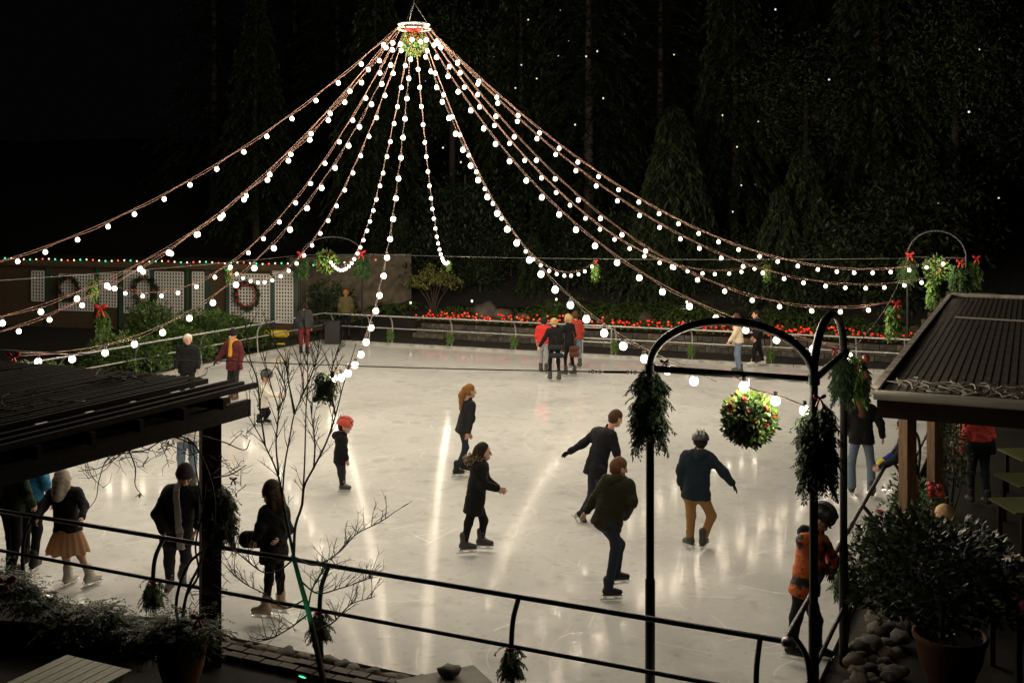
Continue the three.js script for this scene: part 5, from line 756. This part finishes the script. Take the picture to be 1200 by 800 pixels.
// ---------------------------------------------------------------- the wood on the bank
{
  const dark = tones([0.018, 0.032, 0.015], [0.026, 0.042, 0.018], [0.014, 0.024, 0.012]), mid = tones([0.018, 0.03, 0.013], [0.03, 0.048, 0.018], [0.04, 0.06, 0.022]);
  const fir = (H, R, n, tone, droop, lf = 0.36) => { const l = new Leaves(); for (let i = 0; i < n; i++) { const t = 0.12 + 0.88 * (i / n), a = i * 2.399 + rr(-0.4, 0.4), len = R * (1 - t) ** 0.75 * rr(0.7, 1.1) + 0.35, y = H * t; l.spray(V(0, y, 0), V(Math.cos(a), rr(-0.05, 0.3), Math.sin(a)), len, droop, Math.max(6, Math.round(len * 2.7 / lf)), lf, lf * 0.28, tone, 0.8); } return l.build(); };
  const round = (H, R, n, tone, low = -0.85) => { const l = new Leaves(); for (let i = 0; i < n; i++) { const a = rr(0, 6.283), c = rr(low, 1), s = Math.sqrt(1 - c * c), k = rr(0.5, 1) * (0.8 + 0.8 * noise.noise(Math.cos(a) * s * 2.2, c * 2.2, Math.sin(a) * s * 2.2)), p = V(Math.cos(a) * s * R * k, H * 0.58 + c * H * 0.42 * k, Math.sin(a) * s * R * k); const tn = tone(); for (let m = 0; m < 5; m++) l.add(p.clone().add(V(rr(-0.3, 0.3), rr(-0.3, 0.3), rr(-0.3, 0.3))), V(rr(-1, 1), rr(-0.9, 0.4), rr(-1, 1)), V(rr(-0.8, 0.8), 1, rr(-0.5, 0.9)), rr(0.1, 0.24), 0.07, tn); } return l.build(); };
  const trunk = (H, r) => limb([V(0, -0.6, 0), V(rr(-0.1, 0.1), H * 0.4, 0), V(0, H * 0.95, 0)], r, 0.03, 12, 8);
  const kinds = [['fir_tree', fir(17, 3.6, 430, dark, 0.9), trunk(17, 0.28)], ['cedar_tree', fir(14, 3.3, 420, mid, 1.5), trunk(14, 0.24)], ['bank_tree', round(9, 3.0, 2400, mid), trunk(8, 0.2)], ['bank_shrub', (() => { const g = round(3.2, 1.9, 1300, mid, -1); g.translate(0, -0.35, 0); return g; })(), trunk(2.6, 0.09)]];
  const shrubB = fir(3.4, 1.7, 230, mid, 1.9, 0.2), shrubC = (() => { const g = round(3.0, 1.7, 900, dark, -1); g.translate(0, -0.3, 0); return g; })();
  const glim = new THREE.SphereGeometry(0.035, 6, 5), gm = [[1, 0.85, 0.5], [0.8, 0.95, 0.6], [0.7, 0.85, 1]].map(k => new THREE.MeshStandardMaterial({ color: col(...k), emissive: col(...k), emissiveIntensity: 1.0 }));
  const lights = [[619, 23], [657, 12], [732, 39], [667, 48], [687, 66], [654, 65], [611, 76], [629, 92], [604, 103], [674, 146], [707, 115], [748, 134], [790, 64], [847, 135], [889, 142], [891, 166], [864, 172], [869, 217], [885, 217], [859, 248], [980, 282], [932, 291], [1100, 237], [1171, 232], [1136, 131], [1148, 58], [909, 11], [972, 93], [579, 67], [498, 95], [519, 173], [545, 243], [700, 60], [648, 238], [540, 190]];
  const near = new Map();
  const spots = []; const W = [ // column, depth, kind, scale
    [250, 60, 0, 1.0, 'spindly'], [300, 55, 1, 0.9, 'feathery'], [345, 62, 0, 1.1, 'dark'], [395, 58, 0, 1.05, 'narrow'], [440, 52, 1, 0.95, 'drooping'], [485, 60, 0, 1.15, 'tall'], [530, 54, 2, 1.2, 'leafy'], [570, 58, 0, 1.1, 'dense'], [610, 52, 1, 1.0, 'weeping'], [652, 57, 0, 1.2, 'straight'], [690, 50, 0, 0.95, 'ragged'], [735, 56, 1, 1.15, 'broad'], [775, 51, 0, 1.05, 'shaggy'], [818, 54, 0, 1.2, 'high'], [860, 48, 1, 1.0, 'heavy'], [905, 52, 0, 1.2, 'pointed'], [945, 47, 2, 1.25, 'rounded'], [985, 50, 0, 1.15, 'slender'], [1030, 46, 1, 1.05, 'old'], [1075, 49, 0, 1.2, 'great'], [1120, 45, 2, 1.2, 'bushy'], [1165, 47, 0, 1.1, 'outermost'], [1210, 46, 0, 1.15, 'edge'],
    [545, 48, 3, 1.1, 'low'], [598, 47, 3, 1.25, 'wide'], [640, 49, 3, 1.2, 'loose'], [690, 46, 3, 1.0, 'dusky'], [740, 45.5, 3, 1.1, 'thick'], [790, 44.5, 3, 1.2, 'spreading'], [840, 44, 3, 1.15, 'scruffy'], [890, 43, 3, 1.1, 'full'], [940, 42, 3, 1.2, 'compact'], [990, 41.5, 3, 1.0, 'tangled'], [1035, 41, 3, 1.15, 'hanging'], [450, 49, 3, 1.3, 'tall'], [495, 50, 3, 1.3, 'deep'], [1085, 42.5, 3, 1.25, 'sprawling'], [470, 47, 3, 0.9, 'squat'], [520, 46.5, 3, 0.85, 'dull'], [562, 45.8, 3, 0.9, 'shady'], [625, 45, 3, 0.9, 'plump'], [665, 44.6, 3, 0.85, 'leaning'], [712, 44, 3, 0.85, 'dim'], [765, 43.4, 3, 0.9, 'heaped'], [815, 42.8, 3, 0.85, 'bent'], [866, 42, 3, 0.9, 'bristly'], [915, 41.2, 3, 0.9, 'stout'], [962, 40.6, 3, 0.85, 'untrimmed'], [1012, 40, 3, 0.9, 'soft'], [1058, 39.6, 3, 0.8, 'small']];
  const first = {};
  W.forEach(([px, d, k, s, w], i) => {
    const [name, crown, tk] = kinds[k], p = at(px, 225, d); p.y = bank(p.x, d) - 0.1;
    const g = thing(name, `${w} ${['dark fir', 'drooping cedar', 'rounded broadleaf tree', 'evergreen shrub'][k]} on the bank ${px < 380 ? 'above the lattice shed' : px < 480 ? 'above the tan wall' : px < 560 ? 'behind the clipped tree' : px < 700 ? 'behind the trio of friends' : px < 880 ? 'behind the near arch' : px < 1050 ? 'above the end of the far railing' : 'above the metal roof'}`, k === 3 ? 'shrub' : 'tree', p, 'trees and shrubs of the wooded bank');
    const vs = k === 3 ? s * [0.75, 1.15, 0.9, 1.4, 0.65][i % 5] : s; g.scale.set(vs * rr(0.85, 1.2), vs * rr(0.8, 1.25), vs); g.rotation.y = rr(0, 6.28); part(g, 'trunk', tk, M.bark); part(g, 'crown', k === 3 ? [crown, shrubB, shrubC][i % 3] : crown, M.foliage); spots.push([px, d, k, g]);
  });
  for (const [x, y] of lights) { // fairy lights in the tree that stands nearest that column
    let b = null, e = 1e9; for (const q of spots) if (q[2] !== 3 && Math.abs(q[0] - x) < e) { e = Math.abs(q[0] - x); b = q; }
    const g = b[3]; g.updateMatrixWorld(); const m = part(g, 'fairy_light', glim, gm[Math.floor(rnd() * 3)], g.worldToLocal(at(x, y, b[1] - 3.9)));
  }
}
// ================================================================ people
const black = cloth(0.008, 0.008, 0.009), charcoal = cloth(0.018, 0.019, 0.022), navy = cloth(0.01, 0.011, 0.015), denim = cloth(0.022, 0.028, 0.045), paleDenim = cloth(0.13, 0.17, 0.23), tan = cloth(0.27, 0.15, 0.055), hairBrown = hairM(0.06, 0.03, 0.014), hairDark = hairM(0.018, 0.011, 0.008), hairGinger = hairM(0.22, 0.1, 0.03), hairBlond = hairM(0.42, 0.27, 0.12), greyBoot = cloth(0.06, 0.056, 0.052, 0.5), paleBoot = cloth(0.55, 0.5, 0.44, 0.5), blackBoot = cloth(0.02, 0.02, 0.022, 0.45);
person({ label: 'woman with a long ginger ponytail gliding in a charcoal jacket and jeans', at: [539, 559], yaw: 112, nod: 0.08, slim: 1, tight: 1, hem: 0.1, coat: charcoal, legs: denim, hair: ['PONYTAIL', hairGinger], boot: blackBoot, lace: paleBoot, foot: { a: [100, 0.25], b: [130, 0.1] },
  j: { head: [551, 459], neck: [549, 468], sa: [545, 473], sb: [553, 474], ea: [543, 489], wa: [549, 505], eb: [553, 490], wb: [549, 506], pel: [543, 502], ka: [546, 524], aa: [541, 544], kb: [545, 526], ab: [535, 550] } });
person({ label: 'dark-haired woman in a black fur-collared coat walking on skates', at: [558, 648], yaw: 88, nod: 0.05, tight: 1, bulk: 1.24, hem: 0.2, coat: black, legs: black, hair: ['MID', hairDark], hood: 1, fur: 1, boot: greyBoot, foot: { a: [80, 0], b: [100, 0] },
  j: { head: [567, 530], neck: [563, 541], sa: [563, 546], sb: [562, 548], ea: [571, 565], wa: [582, 571], eb: [566, 568], wb: [582, 572], pel: [557, 584], ka: [567, 610], aa: [564, 632], kb: [549, 613], ab: [544, 637] } });
person({ label: 'man in a long dark coat bending forward, one arm stretched behind', at: [697, 616], yaw: 118, nod: 0.35, hem: 0.16, coat: navy, legs: denim, hair: ['HAIR_SHORT', hairBrown], boot: blackBoot, glove: black, foot: { a: [110, 0.9], b: [120, 0] },
  j: { head: [722, 491], neck: [715, 500], sa: [699, 506], sb: [718, 510], ea: [683, 520], wa: [668, 529], eb: [722, 528], wb: [726, 543], pel: [699, 546], ka: [694, 580, 0], aa: [682, 602, 0.2], kb: [706, 578], ab: [703, 605] } });
person({ label: 'man in an olive hooded jacket and jeans leaning into a stride', at: [716, 703], yaw: 128, face: 110, nod: 0.25, hem: 0.06, bulk: 1.22, coat: cloth(0.02, 0.021, 0.01), legs: denim, hair: ['HAIR_SHORT', hairM(0.1, 0.045, 0.02)], hood: 1, boot: blackBoot, foot: { a: [100, 0], b: [95, 0] },
  j: { head: [726, 549], neck: [724, 560], sa: [709, 567, 0], sb: [738, 569, -0.05], ea: [697, 585], wa: [688, 598], eb: [741, 588], wb: [732, 606, 0.15], pel: [711, 612], ka: [726, 638, 0.1], aa: [722, 672, 0.12], kb: [722, 638, -0.12], ab: [713, 690, -0.02] } });
person({ label: 'helmeted skater in tan trousers and a dark blue jacket, one arm held out', at: [817, 645], yaw: 172, nod: 0.1, hem: 0.05, bulk: 1.22, coat: cloth(0.012, 0.021, 0.031), legs: tan, hair: ['HAIR_SHORT', hairDark], helmet: std(0.03, 0.03, 0.032, 0.35), ventMat: std(0.22, 0.22, 0.22, 0.4), hood: 1, glove: black, boot: greyBoot, foot: { a: [205, 0.1], b: [150, 0] },
  j: { head: [821, 518], neck: [819, 529], sa: [804, 535], sb: [832, 536], ea: [798, 551], wa: [798, 566, 0.1], eb: [848, 553], wb: [858, 566], pel: [816, 580], ka: [810, 604], aa: [809, 631], kb: [834, 604, 0.05], ab: [824, 632] } });
person({ label: 'boy in a red helmet and black clothes standing alone on the ice', at: [402, 577], h: 1.28, yaw: 82, nod: 0.15, hem: 0.06, bulk: 1.2, coat: black, legs: charcoal, hair: ['HAIR_SHORT', hairDark], helmet: std(0.5, 0.06, 0.035, 0.4), ventMat: std(0.42, 0.05, 0.03, 0.4), hood: 1, boot: greyBoot,
  j: { head: [404.5, 500], neck: [402, 509], sa: [400.5, 513], sb: [399.5, 514], ea: [402, 525], wa: [406, 537], eb: [403, 526], wb: [406, 538], pel: [399, 538], ka: [401, 554], aa: [402, 568], kb: [399.5, 555], ab: [401, 569] } });
person({ label: 'child in a white top and dark helmet behind the bare tree', at: [308, 498], h: 1.2, yaw: 70, nod: 0.2, hem: 0.03, bulk: 1.2, coat: cloth(0.6, 0.57, 0.52), legs: black, hair: ['HAIR_SHORT', hairBrown], helmet: std(0.05, 0.05, 0.055, 0.35), boot: blackBoot,
  j: { head: [312, 442], neck: [309, 450], sa: [309, 454], sb: [307, 455], ea: [316, 461], wa: [325, 462], eb: [314, 463], wb: [324, 464], pel: [308, 475], ka: [314, 483], aa: [311, 491], kb: [308, 484], ab: [303, 492] } });
// the three friends and others across the ice
person({ label: 'person in a red shirt and grey trousers among the trio by the far rail', at: [637, 437], h: 1.55, yaw: 165, hem: 0.04, bulk: 1.15, top: 'shirt', sleeve: 0.1, coat: cloth(0.5, 0.03, 0.03), legs: cloth(0.27, 0.27, 0.29), hair: ['HAIR_SHORT', hairDark], boot: greyBoot, armB: [[0.3, -0.2, 0.12], [0.2, -0.35, 0.3]] });
person({ label: 'woman in black with a shoulder bag and blond bun, middle of the trio', at: [650, 447], h: 1.68, yaw: 195, hem: 0.12, slim: 1, tight: 1, coat: black, legs: black, hair: ['BUN', hairBlond], boot: greyBoot, bag: { at: [652, 407, -0.2], size: [0.36, 0.3], mat: charcoal }, armA: [[0.3, -0.24, 0], [0.42, -0.44, 0.05]] });
person({ label: 'blond woman in black with rolled trousers and a brown bag', at: [668, 441], h: 1.7, yaw: 232, hem: 0.14, slim: 1, tight: 1, capri: 0.6, coat: black, legs: black, hair: ['HAIR_SHORT', hairBlond], boot: greyBoot, bag: { at: [673, 408, -0.15], size: [0.26, 0.26], mat: cloth(0.09, 0.035, 0.02) }, armA: [[0.2, -0.22, 0.16], [0.16, -0.3, 0.36]] });
person({ label: 'person in jeans and red mostly hidden behind the trio', at: [675, 431], h: 1.6, yaw: 200, coat: cloth(0.3, 0.04, 0.03), legs: paleDenim, hair: ['HAIR_SHORT', hairBrown], boot: greyBoot });
person({ label: 'skater in a cream top and jeans seen through the near arch', at: [866, 437.5], h: 1.66, yaw: 262, hem: 0.06, coat: cloth(0.6, 0.5, 0.38), legs: paleDenim, hair: ['HAIR_SHORT', hairBrown], boot: greyBoot, feet: [-0.05, 0.02], armA: [[0.2, -0.26, 0.1], [0.18, -0.46, 0.24]] });
person({ label: 'skater all in black with white skates near the far rail', at: [889, 429.5], h: 1.62, yaw: 268, coat: black, legs: black, hair: ['HAIR_SHORT', hairDark], boot: paleBoot, feet: [0.2, -0.2] });
person({ label: 'long-haired person in a black coat and jeans by the right rail', at: [1010, 583], h: 1.82, yaw: 168, hem: 0.12, flare: 1, bulk: 1.2, wide: 0.15, coat: black, legs: paleDenim, hair: ['LONG', hairM(0.09, 0.04, 0.018)], hat: cloth(0.03, 0.024, 0.018), boot: greyBoot, armB: [[0.3, -0.24, -0.02], [0.34, -0.46, 0.06]], armA: [[0.22, -0.27, 0], [0.15, -0.48, 0.08]] });
person({ label: 'person in an orange and black jacket leaning on the rail', at: [942, 776], yaw: 62, nod: 0.5, hem: 0.04, bulk: 1.28, coat: new THREE.MeshStandardMaterial({ color: 0xffffff, roughness: 0.65, vertexColors: true }), dye: (x, y, z) => { const k = noise.noise(x * 7, y * 7, z * 7) + 0.7 * noise.noise(x * 16, y * 16, z * 16); return k > 0.36 || Math.abs(y - 0.93 + 0.06 * noise.noise(x * 6, 2, z * 6)) < 0.045 ? [0.012, 0.009, 0.008] : [0.5, 0.1, 0.014]; }, legs: charcoal, hair: ['HAIR_SHORT', hairDark], helmet: std(0.014, 0.014, 0.015, 0.4), hood: 1, hoodMat: navy, glove: cloth(0.05, 0.015, 0.01), boot: blackBoot,
  j: { head: [964, 609, 0.05], neck: [956, 623, 0.02], sa: [964, 634, 0.17], sb: [942, 634, -0.15], ea: [976, 655, 0.28], wa: [975, 668, 0.35], eb: [955, 662, -0.12], wb: [970, 668, 0.1], pel: [943, 692], ka: [957, 727, 0.1], aa: [958, 758, 0.12], kb: [933, 724, -0.05], ab: [928, 758, -0.02] } });

person({ label: 'person in a blue sleeve with yellow cuff gripping the rail behind the wooden post', at: [1066, 625], h: 1.7, yaw: 250, hem: 0.05, coat: cloth(0.006, 0.007, 0.014), legs: black, hair: ['HAIR_SHORT', hairDark], hat: black, boot: blackBoot, shoes: 1, armA: [[0.2, -0.26, 0.14], [0.12, -0.42, 0.38]], armB: [[0.2, -0.26, 0.16], [0.06, -0.42, 0.4]] });
{ const g = scene.children[scene.children.length - 1], j = stance({ h: 1.7, yaw: 250, armB: [[0.2, -0.26, 0.16], [0.06, -0.42, 0.4]] }); part(g, 'blue_sleeve', blob([[j.eb.clone().lerp(j.wb, 0.25), j.eb.clone().lerp(j.wb, 0.85), 0.062, 0.056]], 0.02, 0.012), cloth(0.02, 0.04, 0.26)); part(g, 'cuff', blob([[j.eb.clone().lerp(j.wb, 0.8), j.eb.clone().lerp(j.wb, 0.98), 0.06]], 0.02, 0.012), cloth(0.55, 0.5, 0.04)); }
person({ label: 'person in a coral and navy jacket walking away under the pavilion roof', at: [1148, 592], h: 1.66, yaw: 185, hem: 0.08, bulk: 1.25, coat: cloth(0.62, 0.075, 0.07), legs: denim, hair: ['MID', hairDark], shoes: 1, boot: greyBoot });
{ const g = scene.children[scene.children.length - 1]; part(g.children.find(c => c.name === 'jacket'), 'lower_panel', blob([[V(-0.1, 0.86, 0), V(0.1, 0.86, 0), 0.17, 0.17], [V(-0.1, 1.0, 0), V(0.1, 1.0, 0), 0.165]], 0.06, 0.02, [(x, y) => y - 1.08, (x, y) => 0.87 - y], 0.006), navy).userData.label = 'navy lower half'; }
{ // seated behind the shrub
  const b = thing('bench', 'dark plank bench hidden behind the potted shrub', 'bench', at(1117, 225, 14.3).setY(-0.02)); for (let i = 0; i < 3; i++) part(b, 'plank', box(1.1, 0.04, 0.11), M.darkWood, V(0, 0.42, -0.12 + i * 0.12)); for (const x of [-0.45, 0.45]) part(b, 'leg', box(0.06, 0.4, 0.34), M.darkWood, V(x, 0.2, 0));
  const o = { label: 'blond person in a dark coat sitting behind the potted shrub', at: [1117, 225 + 7020 / 14.3], yaw: 305, nod: 0.4, coat: black, legs: black, hair: ['MID', hairM(0.6, 0.42, 0.22)], shoes: 1, hem: 0.02, lean: 0.12 };
  const d = 14.3, f = V(Math.sin(305 * Math.PI / 180), 0, Math.cos(305 * Math.PI / 180)), l = V(Math.cos(305 * Math.PI / 180), 0, -Math.sin(305 * Math.PI / 180)), base = at(1117, 225, d).setY(0), px = (s, u, k) => { const p = base.clone().addScaledVector(l, s).addScaledVector(f, k).setY(u); const dd = -p.z; return [600 + p.x / dd * LENS, LEVEL + (EYE - p.y) / dd * LENS, dd - d]; };
  o.j = { head: px(0, 1.2, 0.18), neck: px(0, 1.08, 0.12), sa: px(0.17, 1.01, 0.08), sb: px(-0.17, 1.01, 0.08), ea: px(0.22, 0.78, 0.16), wa: px(0.14, 0.66, 0.38), eb: px(-0.22, 0.78, 0.16), wb: px(-0.14, 0.66, 0.38), pel: px(0, 0.56, -0.02), ka: px(0.11, 0.55, 0.42), aa: px(0.11, 0.1, 0.4), kb: px(-0.11, 0.55, 0.42), ab: px(-0.11, 0.1, 0.4) };
  person(o);
}
// along the near rail
person({ label: 'girl in a tan net skirt and white hat leaning back on the near rail', at: [90, 687], h: 1.5, yaw: 170, nod: 0.05, slim: 1, bare: 1, hem: 0.02, bulk: 1.2, coat: cloth(0.02, 0.019, 0.024), hair: ['MID', hairM(0.45, 0.38, 0.3)], hat: cloth(0.65, 0.61, 0.55), skirt: new THREE.MeshPhysicalMaterial({ color: col(0.5, 0.3, 0.16), roughness: 0.95, transmission: 0.45, thickness: 0, side: THREE.DoubleSide }), boot: paleBoot,
  j: { head: [73.5, 563], neck: [73.5, 573], sa: [60, 578], sb: [90, 577], ea: [50, 593, -0.1], wa: [44, 606, -0.28], eb: [98, 593, -0.12], wb: [96, 606, -0.3], pel: [79, 620], ka: [77, 651], aa: [79, 675], kb: [94, 650], ab: [104, 675] }, foot: { a: [160, 0], b: [140, 0] } });
person({ label: 'person in a sleeveless blue top beside the girl in the net skirt', at: [34, 668], h: 1.72, yaw: 172, hem: 0.02, top: 'shirt', sleeve: -0.6, coat: cloth(0.025, 0.16, 0.3), legs: black, hair: ['HAIR_SHORT', hairBrown], boot: blackBoot });
person({ label: 'person in a dark green coat at the edge, beside the blue top', at: [12, 680], h: 1.72, yaw: 150, hem: 0.1, coat: cloth(0.02, 0.03, 0.016), legs: black, hair: ['HAIR_SHORT', hairDark], boot: blackBoot, armB: [[0.25, -0.26, 0.02], [0.2, -0.44, 0.16]] });
person({ label: 'man in a dark cap and open black jacket over a grey shirt', at: [208, 692], yaw: 25, aSide: -1, nod: 0.45, hem: 0.06, bulk: 1.3, coat: black, shirt: cloth(0.32, 0.3, 0.28), legs: charcoal, hair: ['HAIR_SHORT', hairDark], hat: cloth(0.025, 0.022, 0.022), boot: greyBoot,
  j: { head: [216, 558, -0.12], neck: [215, 569, -0.06], sa: [197, 576, -0.02], sb: [229, 576, -0.1], ea: [184, 602, -0.05], wa: [191, 622, -0.2], eb: [236, 598, -0.15], wb: [231, 617, -0.28], pel: [207, 631], ka: [198, 660], aa: [199, 682], kb: [218, 655, 0.05], ab: [213, 672, 0.3] }, foot: { a: [0, 0], b: [30, 0.6] } });
person({ label: 'woman in black with beige skates and dark hat behind the bare tree', at: [315, 727], yaw: 250, nod: 0.15, slim: 1, tight: 1, hem: 0.12, bulk: 1.25, coat: black, legs: black, hair: ['MID', hairM(0.05, 0.03, 0.018)], hat: cloth(0.02, 0.016, 0.014), boot: cloth(0.45, 0.34, 0.24, 0.5), bag: { at: [298, 629, 0.05], size: [0.3, 0.14], mat: black }, foot: { a: [262, 0], b: [240, 0.1] },
  j: { head: [317, 579], neck: [318, 590], sa: [310, 600, -0.12], sb: [332, 599, 0.12], ea: [305, 619], wa: [299, 630], eb: [337, 621], wb: [326, 632, -0.1], pel: [321, 646], ka: [315, 679], aa: [311, 711, -0.1], kb: [328, 676], ab: [329, 705, 0.12] } });
person({ label: 'skater in a pale top and jeans half hidden by the pergola post', at: [219, 572], h: 1.6, yaw: 200, coat: cloth(0.55, 0.52, 0.48), legs: paleDenim, hair: ['HAIR_SHORT', hairBrown], boot: greyBoot });
// far side, by the shed
person({ label: 'white-haired person in a black coat holding the left rail', at: [219, 476], h: 1.7, yaw: 25, hem: 0.16, bulk: 1.2, coat: black, legs: black, hair: ['HAIR_SHORT', hairM(0.6, 0.57, 0.52)], hat: null, boot: greyBoot, armB: [[0.26, -0.26, 0], [0.3, -0.46, 0.08]] });
person({ label: 'person in a maroon coat and mustard scarf', at: [274, 470], h: 1.72, yaw: -20, hem: 0.2, bulk: 1.2, coat: cloth(0.1, 0.022, 0.024), scarf: cloth(0.5, 0.25, 0.03), legs: charcoal, hair: ['HAIR_SHORT', hairDark], hat: black, glove: black, boot: cloth(0.09, 0.05, 0.03), armB: [[0.3, -0.24, 0.03], [0.42, -0.42, 0.1]] });
person({ label: 'man in a black jacket and maroon trousers facing away near the far corner', at: [356, 416], h: 1.62, yaw: 185, hem: 0.06, bulk: 1.3, coat: cloth(0.03, 0.03, 0.034), legs: cloth(0.16, 0.022, 0.025), hair: ['HAIR_SHORT', hairDark], boot: blackBoot });
person({ label: 'person in a tan hooded jacket standing outside the far corner', at: [405, 396], h: 1.66, yaw: 190, hem: 0.06, bulk: 1.25, coat: cloth(0.085, 0.068, 0.032), legs: black, hair: ['HAIR_SHORT', hairGinger], shoes: 1, boot: blackBoot });
renderer.render(scene, camera);
